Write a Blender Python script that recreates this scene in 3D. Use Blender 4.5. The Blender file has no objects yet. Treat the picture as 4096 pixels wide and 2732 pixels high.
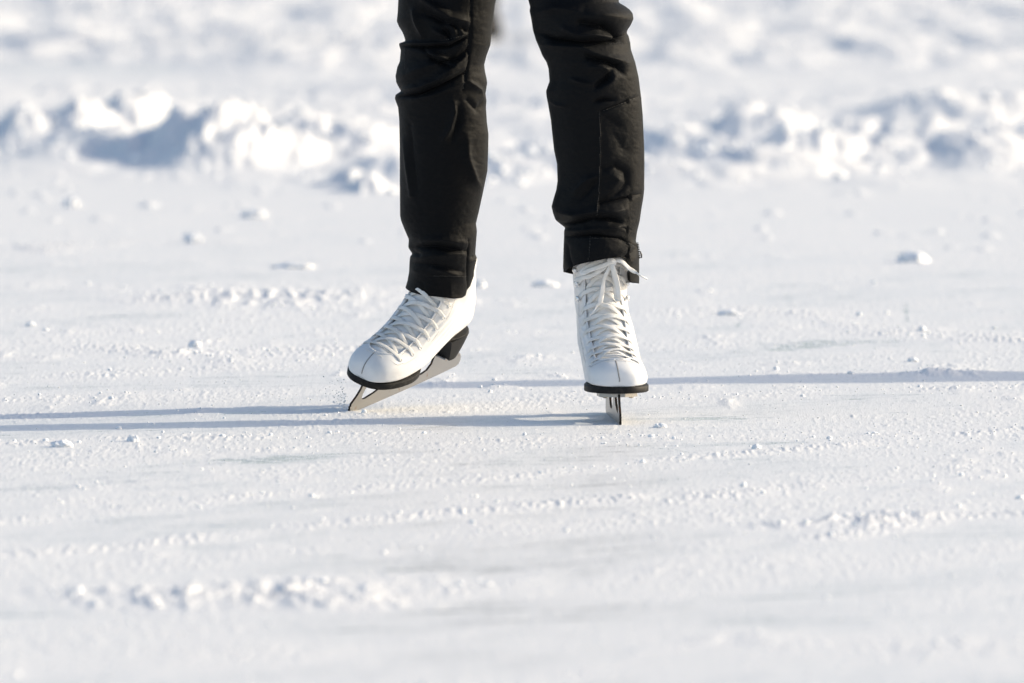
import bpy, bmesh, math, random
import numpy as np
from mathutils import Vector, Matrix

random.seed(7)
rng = np.random.default_rng(11)
R = math.radians
SC = bpy.context.scene
COL = SC.collection

# ------------------------------------------------------------------ camera
CAM_D, CAM_H, PITCH, F = 14.1, 0.905, R(3.1945), 300 / 36 * 4096
sp, cp = math.sin(PITCH), math.cos(PITCH)
cam = bpy.data.cameras.new('camera')
camo = bpy.data.objects.new('camera', cam)
COL.objects.link(camo)
camo.location = (0, -CAM_D, CAM_H)
camo.rotation_euler = (math.pi / 2 - PITCH, 0, 0)
cam.lens, cam.sensor_width = 300, 36
cam.clip_start, cam.clip_end = 0.1, 2000
cam.dof.use_dof = True
cam.dof.focus_distance = 14.05
cam.dof.aperture_fstop = 6.5
cam.dof.aperture_blades = 9
SC.camera = camo


def ray(px, py):
    a, b = (px - 2048) / F, (1366 - py) / F
    return np.array([a, cp + b * sp, -sp + b * cp])


def W(px, py, y):
    """the world point seen at photo pixel (px, py) at world depth y"""
    d = ray(px, py)
    return np.array([0, -CAM_D, CAM_H]) + d * ((y + CAM_D) / d[1])


def G(px, py):
    """the ground point at photo pixel"""
    d = ray(px, py)
    return np.array([0, -CAM_D, CAM_H]) + d * (CAM_H / -d[2])


GS = 1.5                                                   # the ground pattern is drawn out by this much along the view


def gpat(px, py):
    """a ground point in the coordinates of the ground pattern"""
    g = G(px, py)
    return np.array([g[0], (g[1] + CAM_D) / GS - 9.4])


def proj(P):
    """world (n,3) -> photo pixels (n,2)"""
    q = P - np.array([0, -CAM_D, CAM_H])
    zf = q[..., 1] * cp - q[..., 2] * sp
    up = q[..., 1] * sp + q[..., 2] * cp
    return np.stack([2048 + q[..., 0] / zf * F, 1366 - up / zf * F], -1)


# ------------------------------------------------------------------ noise
def _hash(ix, iy, seed):
    with np.errstate(over='ignore'):
        h = (ix.astype(np.int64).astype(np.uint32) * np.uint32(374761393)
             + iy.astype(np.int64).astype(np.uint32) * np.uint32(668265263)
             + np.uint32((seed * 974711 + 1013904223) & 0xffffffff))
        h = (h ^ (h >> np.uint32(13))) * np.uint32(1274126177)
        h = h ^ (h >> np.uint32(16))
        h = h * np.uint32(2246822519)
        h = h ^ (h >> np.uint32(15))
    return h.astype(np.float64) / 4294967295.0


def vnoise(x, y, seed=0):
    """gradient noise, about -1..1"""
    ix, iy = np.floor(x), np.floor(y)
    fx, fy = x - ix, y - iy
    u = fx * fx * fx * (fx * (fx * 6 - 15) + 10)
    v = fy * fy * fy * (fy * (fy * 6 - 15) + 10)

    def g(ox, oy):
        a = _hash(ix + ox, iy + oy, seed) * (2 * math.pi)
        return np.cos(a) * (fx - ox) + np.sin(a) * (fy - oy)
    n00, n10, n01, n11 = g(0, 0), g(1, 0), g(0, 1), g(1, 1)
    a = n00 + u * (n10 - n00)
    b = n01 + u * (n11 - n01)
    return (a + v * (b - a)) * 1.5


def fbm(x, y, seed=0, octv=4, gain=0.5, lac=2.03):
    s, a, t = 0, 1, 0
    for o in range(octv):
        s = s + a * vnoise(x, y, seed + o * 17)
        t += a
        a *= gain
        x, y = x * lac + 3.1, y * lac + 7.7
    return s / t


def billow(x, y, seed=0, octv=4, gain=0.5):
    s, a, t = 0, 1, 0
    for o in range(octv):
        s = s + a * np.abs(vnoise(x, y, seed + o * 31))
        t += a
        a *= gain
        x, y = x * 2.07 + 1.3, y * 2.07 + 4.1
    return s / t


def sstep(a, b, x):
    t = np.clip((x - a) / (b - a), 0, 1)
    return t * t * (3 - 2 * t)


def segdist(px, py, pts):
    """distance of points to a polyline, and the parameter 0..1 along it"""
    best = np.full(px.shape, 1e9)
    par = np.zeros(px.shape)
    n = len(pts) - 1
    for i in range(n):
        ax, ay = pts[i]
        bx, by = pts[i + 1]
        dx, dy = bx - ax, by - ay
        t = np.clip(((px - ax) * dx + (py - ay) * dy) / (dx * dx + dy * dy + 1e-12), 0, 1)
        d = np.hypot(px - ax - t * dx, py - ay - t * dy)
        m = d < best
        best = np.where(m, d, best)
        par = np.where(m, (i + t) / n, par)
    return best, par


def catmull(pts, n):
    p = np.asarray(pts, float)
    m = len(p)
    t = np.linspace(0, m - 1, n)
    i = np.clip(np.floor(t).astype(int), 0, m - 2)
    f = (t - i)[:, None]
    p0, p1, p2, p3 = p[np.maximum(i - 1, 0)], p[i], p[i + 1], p[np.minimum(i + 2, m - 1)]
    return 0.5 * ((2 * p1) + (-p0 + p2) * f + (2 * p0 - 5 * p1 + 4 * p2 - p3) * f ** 2
                  + (-p0 + 3 * p1 - 3 * p2 + p3) * f ** 3)


# ------------------------------------------------------------------ objects
def new_mesh(name, verts, faces, mat, parent=None, smooth=True):
    """verts are in the parent's own frame"""
    me = bpy.data.meshes.new(name)
    if isinstance(faces, np.ndarray):
        verts = np.asarray(verts, np.float32)
        nf, k = faces.shape
        me.vertices.add(len(verts))
        me.vertices.foreach_set('co', verts.ravel())
        me.loops.add(nf * k)
        me.loops.foreach_set('vertex_index', faces.astype(np.int32).ravel())
        me.polygons.add(nf)
        me.polygons.foreach_set('loop_start', np.arange(0, nf * k, k, dtype=np.int32))
        me.update(calc_edges=True)
        me.validate()
    else:
        me.from_pydata([tuple(v) for v in verts], [], faces)
    if smooth:
        me.polygons.foreach_set('use_smooth', np.ones(len(me.polygons), bool))
    me.materials.append(mat)
    o = bpy.data.objects.new(name, me)
    COL.objects.link(o)
    if parent is not None:
        o.parent = parent
    return o


def tag(o, label=None, cat=None, group=None, kind=None):
    for k, v in (('label', label), ('category', cat), ('group', group), ('kind', kind)):
        if v:
            o[k] = v
    return o


def grid_faces(nr, nc, wrap=False):
    r = np.arange(nr - 1)[:, None]
    c = np.arange(nc if wrap else nc - 1)[None, :]
    c2 = (c + 1) % nc
    return np.stack(np.broadcast_arrays(r * nc + c, r * nc + c2, (r + 1) * nc + c2, (r + 1) * nc + c), -1).reshape(-1, 4)


class MB:
    """collects pieces into one mesh"""
    def __init__(s):
        s.v, s.f = [], []

    def add(s, v, f):
        b = len(s.v)
        s.v += [tuple(map(float, q)) for q in v]
        s.f += [tuple(int(i) + b for i in q) for q in f]

    def tube(s, pts, r, k=6):
        pts = np.asarray(pts, float)
        n = len(pts)
        rr = np.broadcast_to(np.asarray(r, float), (n,))
        tg = np.gradient(pts, axis=0)
        tg /= np.linalg.norm(tg, axis=1)[:, None] + 1e-12
        ref = np.array([0, 0, 1.0]) if abs(tg[0][2]) < .9 else np.array([1.0, 0, 0])
        v = []
        for i in range(n):
            a = np.cross(tg[i], ref)
            a /= np.linalg.norm(a) + 1e-12
            b = np.cross(tg[i], a)
            ref = -b if np.dot(-b, ref) > 0 else b
            for j in range(k):
                t = 2 * math.pi * j / k
                v.append(pts[i] + rr[i] * (math.cos(t) * a + math.sin(t) * b))
        f = grid_faces(n, k, True).tolist() + [list(range(k))[::-1], list(range((n - 1) * k, n * k))]
        s.add(v, f)

    def ribbon(s, pts, nrm, w, th):
        """a flat lace: rounded rectangle swept along pts, width across, thin along nrm"""
        pts, nrm = np.asarray(pts, float), np.asarray(nrm, float)
        n = len(pts)
        ww = np.broadcast_to(np.asarray(w, float), (n,))
        tg = np.gradient(pts, axis=0)
        tg /= np.linalg.norm(tg, axis=1)[:, None] + 1e-12
        prof = [(-1, 0), (-.8, .85), (-.3, 1), (.3, 1), (.8, .85), (1, 0), (.8, -.85), (.3, -1), (-.3, -1), (-.8, -.85)]
        v = []
        for i in range(n):
            b = np.cross(tg[i], nrm[i])
            b /= np.linalg.norm(b) + 1e-12
            c = np.cross(b, tg[i])
            for (p, q) in prof:
                v.append(pts[i] + b * p * ww[i] / 2 + c * q * th / 2)
        k = len(prof)
        s.add(v, grid_faces(n, k, True).tolist() + [list(range(k))[::-1], list(range((n - 1) * k, n * k))])

    def build(s, name, mat, parent=None, smooth=True):
        return new_mesh(name, s.v, s.f, mat, parent, smooth)


# ------------------------------------------------------------------ materials
def mat(name, color, rough=0.5, metal=0.0, spec=0.5):
    m = bpy.data.materials.new(name)
    m.use_nodes = True
    nt = m.node_tree
    b = nt.nodes['Principled BSDF']
    b.inputs['Base Color'].default_value = (*color, 1)
    b.inputs['Roughness'].default_value = rough
    b.inputs['Metallic'].default_value = metal
    b.inputs['Specular IOR Level'].default_value = spec
    return m, nt, b


def node(nt, t, **kw):
    n = nt.nodes.new(t)
    for k, v in kw.items():
        if k in n.inputs:
            n.inputs[k].default_value = v
        else:
            setattr(n, k, v)
    return n


def noise_bump(nt, b, scale, strength, dist, detail=4, stretch=None):
    tc = node(nt, 'ShaderNodeTexCoord')
    src = tc.outputs['Object']
    if stretch:
        mp = node(nt, 'ShaderNodeMapping')
        mp.inputs['Scale'].default_value = stretch
        nt.links.new(src, mp.inputs['Vector'])
        src = mp.outputs['Vector']
    nz = node(nt, 'ShaderNodeTexNoise', Scale=scale, Detail=detail)
    nt.links.new(src, nz.inputs['Vector'])
    bp = node(nt, 'ShaderNodeBump', Strength=strength, Distance=dist)
    nt.links.new(nz.outputs['Fac'], bp.inputs['Height'])
    nt.links.new(bp.outputs['Normal'], b.inputs['Normal'])
    return nz, bp, src


def vary(nt, b, c0, c1, scale, detail=3, src=None, lo=.35, hi=.65):
    nz = node(nt, 'ShaderNodeTexNoise', Scale=scale, Detail=detail)
    tc = node(nt, 'ShaderNodeTexCoord')
    nt.links.new(src or tc.outputs['Object'], nz.inputs['Vector'])
    cr = node(nt, 'ShaderNodeValToRGB')
    cr.color_ramp.elements[0].position, cr.color_ramp.elements[1].position = lo, hi
    cr.color_ramp.elements[0].color, cr.color_ramp.elements[1].color = (*c0, 1), (*c1, 1)
    nt.links.new(nz.outputs['Fac'], cr.inputs['Fac'])
    nt.links.new(cr.outputs['Color'], b.inputs['Base Color'])
    return cr


# ice dusted with snow: colour from the «snow» amount stored on the mesh
M_ICE, nt, b = mat('frosted_ice', (.8, .82, .85), .55, spec=.3)
at = node(nt, 'ShaderNodeAttribute', attribute_name='snow')
cr = node(nt, 'ShaderNodeValToRGB')
e = cr.color_ramp.elements
e[0].position, e[0].color = 0.0, (.42, .44, .45, 1)
e[1].position, e[1].color = 1.0, (.75, .752, .756, 1)
k1 = cr.color_ramp.elements.new(.35)
k1.color = (.745, .75, .756, 1)
nt.links.new(at.outputs['Fac'], cr.inputs['Fac'])
nt.links.new(cr.outputs['Color'], b.inputs['Base Color'])
noise_bump(nt, b, 330, .4, .0016, 5, (1, .16, 1))
rg = node(nt, 'ShaderNodeMapRange')
for _k, _v in (('From Min', .12), ('From Max', .45), ('To Min', .26), ('To Max', .62)):
    rg.inputs[_k].default_value = _v
nt.links.new(at.outputs['Fac'], rg.inputs['Value'])
nt.links.new(rg.outputs['Result'], b.inputs['Roughness'])

M_SNOW, nt, b = mat('snow', (.93, .932, .935), .6, spec=.25)
noise_bump(nt, b, 300, .4, .002, 5)

M_LEATHER, nt, b = mat('white_leather', (.76, .755, .74), .42, spec=.45)
vary(nt, b, (.68, .68, .68), (.75, .75, .75), 38, 6, lo=.28, hi=.5)
noise_bump(nt, b, 900, .12, .0004, 4)

M_TONGUE, nt, b = mat('white_tongue_cloth', (.78, .78, .78), .75, spec=.2)
noise_bump(nt, b, 1500, .25, .0006, 3)

M_LACE, nt, b = mat('white_lace', (.74, .715, .67), .85, spec=.15)
vary(nt, b, (.72, .70, .66), (.80, .79, .77), 60, 4)
noise_bump(nt, b, 2200, .5, .0006, 2)

M_SOLE, nt, b = mat('black_sole', (.022, .021, .020), .6, spec=.2)
vary(nt, b, (.011, .011, .011), (.035, .032, .03), 130, 5, lo=.5, hi=.8)
noise_bump(nt, b, 500, .25, .0006, 4)

M_HEEL, nt, b = mat('black_heel', (.015, .015, .0155), .6, spec=.2)
noise_bump(nt, b, 700, .2, .0004, 4)

M_STEEL, nt, b = mat('blade_steel', (.34, .335, .33), .36, metal=1.0)
tc = node(nt, 'ShaderNodeTexCoord')
cr = vary(nt, b, (.36, .355, .35), (.26, .13, .05), 55, 5, lo=.66, hi=.78)
noise_bump(nt, b, 140, .12, .0005, 4, (8, 8, 1))

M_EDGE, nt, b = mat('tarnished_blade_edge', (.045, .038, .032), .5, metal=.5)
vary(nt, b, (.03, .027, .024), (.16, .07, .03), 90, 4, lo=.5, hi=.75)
M_CHROME, nt, b = mat('hook_metal', (.78, .79, .80), .25, metal=.6)
M_SCREW, nt, b = mat('screw_metal', (.5, .45, .37), .35, metal=.9)
M_EYE, nt, b = mat('eyelet_white', (.74, .74, .73), .35)
M_SEAM, nt, b = mat('seam_thread', (.36, .34, .32), .8)
M_DARKSEAM, nt, b = mat('toe_seam', (.24, .225, .21), .8)

M_CLOTH, nt, b = mat('black_softshell', (.0038, .0043, .0051), .60, spec=.09)
b.inputs['Sheen Weight'].default_value = .01
b.inputs['Sheen Roughness'].default_value = .5
tc = node(nt, 'ShaderNodeTexCoord')
wv = node(nt, 'ShaderNodeTexNoise', Scale=1100, Detail=2)
nz2 = node(nt, 'ShaderNodeTexNoise', Scale=45, Detail=4)
nt.links.new(tc.outputs['Object'], wv.inputs['Vector'])
nt.links.new(tc.outputs['Object'], nz2.inputs['Vector'])
mx = node(nt, 'ShaderNodeMath', operation='MULTIPLY_ADD')
mx.inputs[1].default_value = 2.2
nt.links.new(nz2.outputs['Fac'], mx.inputs[0])
nt.links.new(wv.outputs['Fac'], mx.inputs[2])
bp = node(nt, 'ShaderNodeBump', Strength=.5, Distance=.0008)
nt.links.new(mx.outputs[0], bp.inputs['Height'])
nt.links.new(bp.outputs['Normal'], b.inputs['Normal'])

M_STITCH, nt, b = mat('black_thread', (.045, .044, .042), .7)
M_ZIP, nt, b = mat('zip_metal', (.10, .10, .10), .4, metal=.7)
M_SKIN, nt, b = mat('skin', (.55, .36, .28), .5)
M_HAIR, nt, b = mat('brown_hair', (.08, .045, .025), .6)
M_JACKET, nt, b = mat('dark_jacket', (.03, .035, .05), .7)
M_GREY, nt, b = mat('grey_cloth', (.035, .035, .037), .85, spec=.1)
M_DARK, nt, b = mat('dark_leather', (.010, .010, .011), .7, spec=.15)

# ------------------------------------------------------------------ sky and sun
SUN_EL, SUN_AZ_BACK = R(22.5), math.atan(.28)
wd = bpy.data.worlds.new('World')
SC.world = wd
wd.use_nodes = True
nt = wd.node_tree
bg = nt.nodes['Background']
sky = nt.nodes.new('ShaderNodeTexSky')
sky.sky_type = 'NISHITA'
sky.sun_disc = False
sky.sun_elevation = SUN_EL
sky.air_density, sky.dust_density, sky.ozone_density = 1.0, 2.5, .8
nt.links.new(sky.outputs['Color'], bg.inputs['Color'])
bg.inputs['Strength'].default_value = .15
# direction from the scene towards the sun
S_DIR = Vector((math.cos(SUN_EL) * math.cos(SUN_AZ_BACK), math.cos(SUN_EL) * math.sin(SUN_AZ_BACK), math.sin(SUN_EL)))
# Nishita: rotation 0 has the sun at +Y and turns clockwise towards +X
sky.sun_rotation = math.atan2(S_DIR.x, S_DIR.y)
sl = bpy.data.lights.new('sun', 'SUN')
sl.energy = 3.0
sl.angle = R(.55)
sl.color = (1, .875, .665)
so = bpy.data.objects.new('sun', sl)
COL.objects.link(so)
so.location = (6, 2, 6)
so.rotation_euler = S_DIR.to_track_quat('Z', 'Y').to_euler()

SC.view_settings.view_transform = 'Standard'
SC.view_settings.look = 'None'
SC.view_settings.exposure = .50
SC.view_settings.gamma = 1
SC.view_settings.use_curve_mapping = False

# ------------------------------------------------------------------ ground
FH = F * CAM_H


def track(pts):
    return [tuple(gpat(*p)) for p in pts]


# lines of scraped-up snow left by skates: (photo pixels on the ice, width m, height m, strength)
TRACKS = [
    (track([(-200, 2112), (400, 2055), (880, 1998), (1500, 1950), (2048, 1905), (2700, 1838), (3300, 1790), (4300, 1700)]), .035, .006),
    (track([(-200, 2235), (500, 2190), (1200, 2105), (1900, 2040), (2520, 1990)]), .040, .008),
    (track([(2700, 2000), (3200, 1945), (3700, 1905), (4300, 1850)]), .05, .006),
    (track([(2000, 2345), (2350, 2290), (2600, 2270)]), .06, .006),
    (track([(1450, 2415), (1750, 2385), (2048, 2340)]), .04, .008),
    (track([(2800, 2180), (3300, 2150), (3750, 2070), (4300, 2040)]), .04, .007),
    (track([(-200, 1790), (300, 1765), (600, 1750), (1000, 1745), (1500, 1730)]), .05, .006),
    (track([(1900, 1760), (2400, 1745), (2700, 1750), (3300, 1760), (3600, 1740), (4300, 1690)]), .03, .003),
    (track([(2550, 1600), (2900, 1590), (3400, 1570), (4300, 1540)]), .05, .005),
    (track([(-200, 1380), (500, 1395), (900, 1420), (1300, 1400)]), .12, .008),
    (track([(600, 1210), (900, 1180), (1250, 1195), (1600, 1170)]), .10, .010),
    (track([(2600, 1250), (2900, 1240), (3200, 1260), (3600, 1330), (4300, 1370)]), .10, .008),
    (track([(3600, 1345), (3900, 1360), (4300, 1375)]), .05, .008),
    (track([(200, 985), (500, 970), (820, 965)]), .10, .012),
    (track([(-200, 960), (0, 985), (150, 1010)]), .12, .012),
    (track([(-200, 2680), (600, 2640), (1200, 2600)]), .08, .004),
    (track([(3000, 2590), (3500, 2600), (4300, 2640)]), .10, .003),
    (track([(400, 1500), (900, 1470), (1300, 1480)]), .05, .005),
    (track([(-200, 1600), (500, 1590), (1000, 1590), (1380, 1570)]), .08, .005),
]
# heaps of loose snow (pixel of the base, radius across m, radius in depth m, height m)
HEAPS = [
    (900, 2395, .15, .09, .020), (600, 2400, .10, .08, .014), (1150, 2360, .13, .10, .016), (1320, 2400, .06, .05, .014),
    (1330, 2425, .10, .04, .015), (380, 2370, .08, .07, .010), (1500, 2330, .10, .08, .008),
    (3460, 2085, .07, .06, .020), (3300, 2095, .06, .05, .014), (3600, 2060, .06, .05, .020), (3150, 2105, .06, .04, .010),
    (3740, 1490, .035, .05, .018), (3860, 1485, .04, .05, .010), (3780, 1495, .09, .06, .010),
    (1100, 1195, .20, .25, .022), (880, 1185, .12, .2, .014), (660, 1420, .06, .08, .016), (760, 1415, .12, .10, .010),
    (3900, 2590, .12, .08, .006), (2950, 2560, .10, .06, .005), (1040, 1800, .06, .05, .006),
    # the ploughed bank behind
    (915, 650, .20, .5, .19), (1060, 640, .20, .5, .11), (800, 655, .10, .3, .12), (690, 640, .07, .25, .05),
    (1250, 600, .16, .5, .12), (1430, 610, .2, .6, .10), (1560, 700, .12, .3, .05), (1480, 760, .05, .15, .055), (1400, 740, .06, .12, .05),
    (330, 560, .12, .5, .12), (150, 560, .15, .5, .10), (560, 520, .14, .7, .14), (220, 640, .1, .2, .03),
    (2080, 700, .16, .4, .05), (2000, 640, .16, .5, .06), (2750, 640, .16, .5, .09), (2900, 650, .2, .4, .06), (3060, 560, .2, .6, .10),
    (760, 640, .16, .40, .15), (610, 632, .16, .35, .11), (450, 622, .18, .30, .095), (290, 616, .2, .28, .07), (110, 612, .2, .28, .045),
    (3250, 640, .2, .5, .10), (3420, 600, .15, .5, .10), (3690, 600, .26, .8, .10), (3560, 640, .2, .4, .07), (3900, 640, .2, .5, .10),
    (4050, 610, .25, .6, .08), (3820, 500, .3, .8, .08), (4000, 480, .3, .8, .08), (1405, 1652, .020, .03, .007), (1450, 1658, .03, .03, .005), (1370, 1640, .02, .03, .004), (2440, 1690, .012, .05, .005), (2650, 600, .15, .5, .08),
    (3000, 690, .3, .2, .06), (2780, 720, .3, .2, .05), (2240, 690, .3, .4, .09),
]
GROOVES = [
    (track([(3632, 1300), (3622, 1230), (3630, 1200)]), .004), (track([(2945, 1310), (2960, 1290), (3060, 1210)]), .004),
    (track([(2988, 2048), (2984, 2025), (2992, 1998), (3020, 1985)]), .0025),
    (track([(2400, 1775), (2700, 1800), (2850, 1830)]), .002), (track([(800, 1845), (1000, 1838), (1250, 1826)]), .006),
]
# grey bare ice showing through: pixel, radius across m, radius in depth m, amount
BARE = [(1100, 1834, .10, .05, .9), (1000, 1845, .06, .03, .5), (3250, 1376, .09, .10, .8), (3140, 1388, .05, .08, .5), (3010, 1838, .08, .05, .5), (2870, 1680, .05, .06, .5),
        (3500, 1690, .12, .04, .35), (330, 1300, .12, .10, .4), (560, 1270, .1, .08, .4), (200, 1960, .10, .05, .45), (440, 2030, .07, .05, .3),
        (1400, 2090, .10, .05, .4), (60, 1610, .08, .08, .35), (600, 1575, .08, .05, .4), (2900, 2310, .12, .05, .2), (3100, 2480, .08, .05, .4), (2700, 1930, .2, .1, .2)]
for h in range(75):
    py = rng.uniform(1130, 1660)
    HEAPS.append((rng.uniform(-100, 4200), py, rng.uniform(.014, .05), rng.uniform(.03, .09), rng.uniform(.003, .009)))
for h in range(40):
    HEAPS.append((rng.uniform(-100, 4200), rng.uniform(1720, 2250), rng.uniform(.012, .045), rng.uniform(.02, .05), rng.uniform(.002, .006)))
HEAPS = [q for q in HEAPS if q[4] > .03 or not (1700 > q[1] > 1560 and (1250 < q[0] < 1500 or 2300 < q[0] < 2560)) or q[2] < .031]
for h in range(46):
    BARE.append((rng.uniform(-100, 4200), rng.uniform(1300, 2600), rng.uniform(.04, .16), rng.uniform(.015, .06), rng.uniform(.12, .38)))


def ground(X, Y, fine=True):
    """height and snow amount at world X, Y"""
    D = (Y + CAM_D) / GS
    Y = D - 9.4
    sp_x = D * .00024 * 1000
    Z = np.zeros_like(X)
    ZB = np.zeros_like(X)
    # direction of the skating: lines run up to the right in the picture
    u = X * .80 + Y * .60
    v = -X * .60 + Y * .80
    near = sstep(15.5, 13.5, D)
    dust = sstep(-.28, .38, fbm(u * 1.1, v * 3.4, 3, 5, .6))
    snow = .34 + .20 * dust + .17 * fbm(u * 7, v * 30, 5, 5, .6) + .07 * fbm(X * 60, Y * 10, 9, 3) - .15 * sstep(.18, .5, fbm(u * 2.5, v * 95, 11, 3)) - .20 * sstep(.25, .5, fbm(X * 2 + Y * .5, Y * 60 - X * 9, 13, 2))
    Z += .004 * fbm(X * .8, Y * .8, 1, 3)
    gr = fbm(X * 120, Y * 44, 21, 4, .65)
    Z += near * (.0003 + .0013 * dust * dust) * gr
    Z += near * .0015 * dust * np.maximum(0, fbm(X * 26, Y * 11, 23, 5, .6) - .02)
    cr = np.maximum(0, fbm(X * 90, Y * 34, 41, 3) - .30)
    Z += near * .005 * cr * (.2 + dust)
    sc = np.maximum(0, fbm(u * 6, v * 34, 61, 3) - .25)
    Z += near * .004 * sc
    # tracks
    for i, (pts, w, hgt) in enumerate(TRACKS):
        xs, ys = [p[0] for p in pts], [p[1] for p in pts]
        m = (X > min(xs) - 4 * w) & (X < max(xs) + 4 * w) & (Y > min(ys) - 6 * w) & (Y < max(ys) + 6 * w)
        if not m.any():
            continue
        x, y = X[m], Y[m]
        wob = .5 * w * fbm(x * 5, y * 5, 70 + i, 2)
        d, par = segdist(x + wob, y + wob, pts)
        br = sstep(-.45, .3, fbm(x * 4.5 + i, y * 2.5, 90 + i, 3))
        k = np.exp(-(d / w) ** 2) * br
        lump = .28 + .9 * np.maximum(0, fbm(x * 110, y * 40, 120 + i, 4) + .10)
        Z[m] += .8 * hgt * k * lump
        snow[m] += .6 * k
    for i, (px, py, rx, ry, hgt) in enumerate(HEAPS):
        c = gpat(px, py)
        if hgt > .028 and hgt < .2 and False:
            hgt = hgt * .62
        m = (np.abs(X - c[0]) < 2.8 * rx) & (np.abs(Y - c[1]) < 2.8 * ry)
        if not m.any():
            continue
        x, y = X[m], Y[m]
        big = hgt > .028
        fr = 5.0 if big else 28.0
        wx = .3 * rx * fbm(x / rx * 1.4, y / ry * 1.4, 200 + i, 3)
        wy = .3 * ry * fbm(x / rx * 1.4 + 9, y / ry * 1.4, 230 + i, 3)
        q = np.hypot((x - c[0] + wx) / rx, (y - c[1] + wy) / ry)
        hgt = hgt if big else hgt * .62
        k = sstep(1.5, .25, q) if big else np.exp(-q * q)
        lump = (.80 + .38 * fbm(x * fr * 1.3, y * fr * .7, 260 + i, 4)) if big else .22 + 1.25 * np.maximum(0, fbm(x * 26 + .6 * wx / rx, y * 11, 260 + i, 6, .62) + .12)
        if big:
            ZB[m] = np.maximum(ZB[m], hgt * k * lump)
        else:
            Z[m] += hgt * k * lump
        snow[m] += .7 * k
    Z += ZB
    # the snow bank and the trampled snow beyond it
    edge = 15.6 + .8 * fbm(X * .55, Y * 0 + .3, 300, 3)
    bank = sstep(0, 1.6, D - edge) * sstep(25.5, 22.0, D + .8 * fbm(X * .4, Y * .4, 305, 2))
    mod = .35 + .85 * sstep(-.25, .45, fbm(X * .55 + 3, Y * .3, 308, 2))
    cl = billow(X * 1.8 + .3 * fbm(X * 2, Y, 312, 2), Y * .95, 310, 4, .42)
    Z += bank * mod * (.012 + .080 * np.maximum(0, cl - .14) * (.45 + sstep(-.3, .5, fbm(X * .9, Y * .5, 315, 2))))
    Z += bank * .022 * np.maximum(0, fbm(X * 8, Y * 3.4, 320, 3) - .1)
    path = sstep(-.2, .4, (X + 1.2) * -1) * sstep(23.6, 24.2, D) * sstep(26.2, 25.6, D)
    far = sstep(23.5, 26.0, D) * (1 - path)
    Z += far * (.02 + .125 * np.maximum(0, billow(X * 1.5, Y * .7, 330, 4, .5) - .10))
    pre = sstep(12.2, 15.0, D) * (1 - bank)
    Z += pre * .03 * np.maximum(0, fbm(X * 9, Y * 3.6, 340, 3) - .34)
    snow += .75 * bank + .55 * far + .1 * pre - .25 * path
    for (px, py, rx, ry, a) in BARE:
        c = gpat(px, py)
        m = (np.abs(X - c[0]) < 2.5 * rx) & (np.abs(Y - c[1]) < 2.5 * ry)
        if m.any():
            x, y = X[m], Y[m]
            q = np.hypot((x - c[0]) / rx, (y - c[1] - .35 * (x - c[0])) / ry)
            k = np.exp(-q * q) * sstep(-.30, .30, fbm((x * .95 + y * .3) * 16, (y - .3 * x) * 110, 400, 3))
            snow[m] -= a * .62 * k
            Z[m] *= 1 - .7 * np.clip(k, 0, 1)
    for (pts, w) in GROOVES:
        xs, ys = [p[0] for p in pts], [p[1] for p in pts]
        m = (X > min(xs) - .05) & (X < max(xs) + .05) & (Y > min(ys) - .1) & (Y < max(ys) + .1)
        if m.any():
            d, par = segdist(X[m], Y[m], pts)
            k = np.exp(-(d / w) ** 2) * sstep(0, .15, par) * sstep(1, .8, par)
            snow[m] -= .34 * k
    return Z, np.clip(snow, 0, 1)


NR, NC = 1300, 1230
ypx = np.concatenate([np.linspace(7200, 3080, 60), np.linspace(3050, -330, NR - 60)])
Drow = np.array([G(2048, y)[1] + CAM_D for y in ypx])
tcol = np.linspace(-1, 1, NC)
# fine columns where the lens looks, wider and wider ones beyond
wing = np.sign(tcol) * np.clip((np.abs(tcol) - .84) / .16, 0, 1) ** 2
X = tcol[None, :] / .84 * (Drow[:, None] * .1 / GS + .12) + wing[None, :] * (6 + .35 * Drow[:, None])
Y = np.repeat(Drow[:, None] - CAM_D, NC, 1)
# break the regular rows up so that no row edge shows
Y = Y + (np.gradient(Drow)[:, None] * .35) * (_hash(np.arange(NR)[:, None] + 0 * np.arange(NC)[None, :], np.arange(NC)[None, :] + 0 * np.arange(NR)[:, None], 5) - .5)
Z, SNOW = ground(X, Y)
ice = new_mesh('ice', np.stack([X, Y, Z], -1).reshape(-1, 3), grid_faces(NR, NC), M_ICE)
a = ice.data.attributes.new('snow', 'FLOAT', 'POINT')
a.data.foreach_set('value', SNOW.astype(np.float32).ravel())
tag(ice, kind='structure', label='frosted lake ice under wind-blown snow', cat='ice')

# the wide snow field round it, out to the horizon
n = 60
gx = np.linspace(-1, 1, n)
gx = np.sign(gx) * np.abs(gx) ** 3 * 600
XX, YY = np.meshgrid(gx, gx)
ZZ = -.016 + .003 * fbm(XX * .05, YY * .05, 500, 2)
field = new_mesh('snow_field', np.stack([XX, YY, ZZ], -1).reshape(-1, 3), grid_faces(n, n), M_ICE)
fa = field.data.attributes.new('snow', 'FLOAT', 'POINT')
fa.data.foreach_set('value', np.full(n * n, .5, np.float32))
tag(field, kind='structure', label='snow field stretching to the horizon', cat='snow')


# ------------------------------------------------------------------ loose snow
def ico(sub):
    bm = bmesh.new()
    bmesh.ops.create_icosphere(bm, subdivisions=sub, radius=1)
    v = np.array([q.co[:] for q in bm.verts])
    f = np.array([[q.index for q in p.verts] for p in bm.faces])
    bm.free()
    return v, f


ICO1, ICO2, ICO4 = ico(1), ico(2), ico(4)


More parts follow.
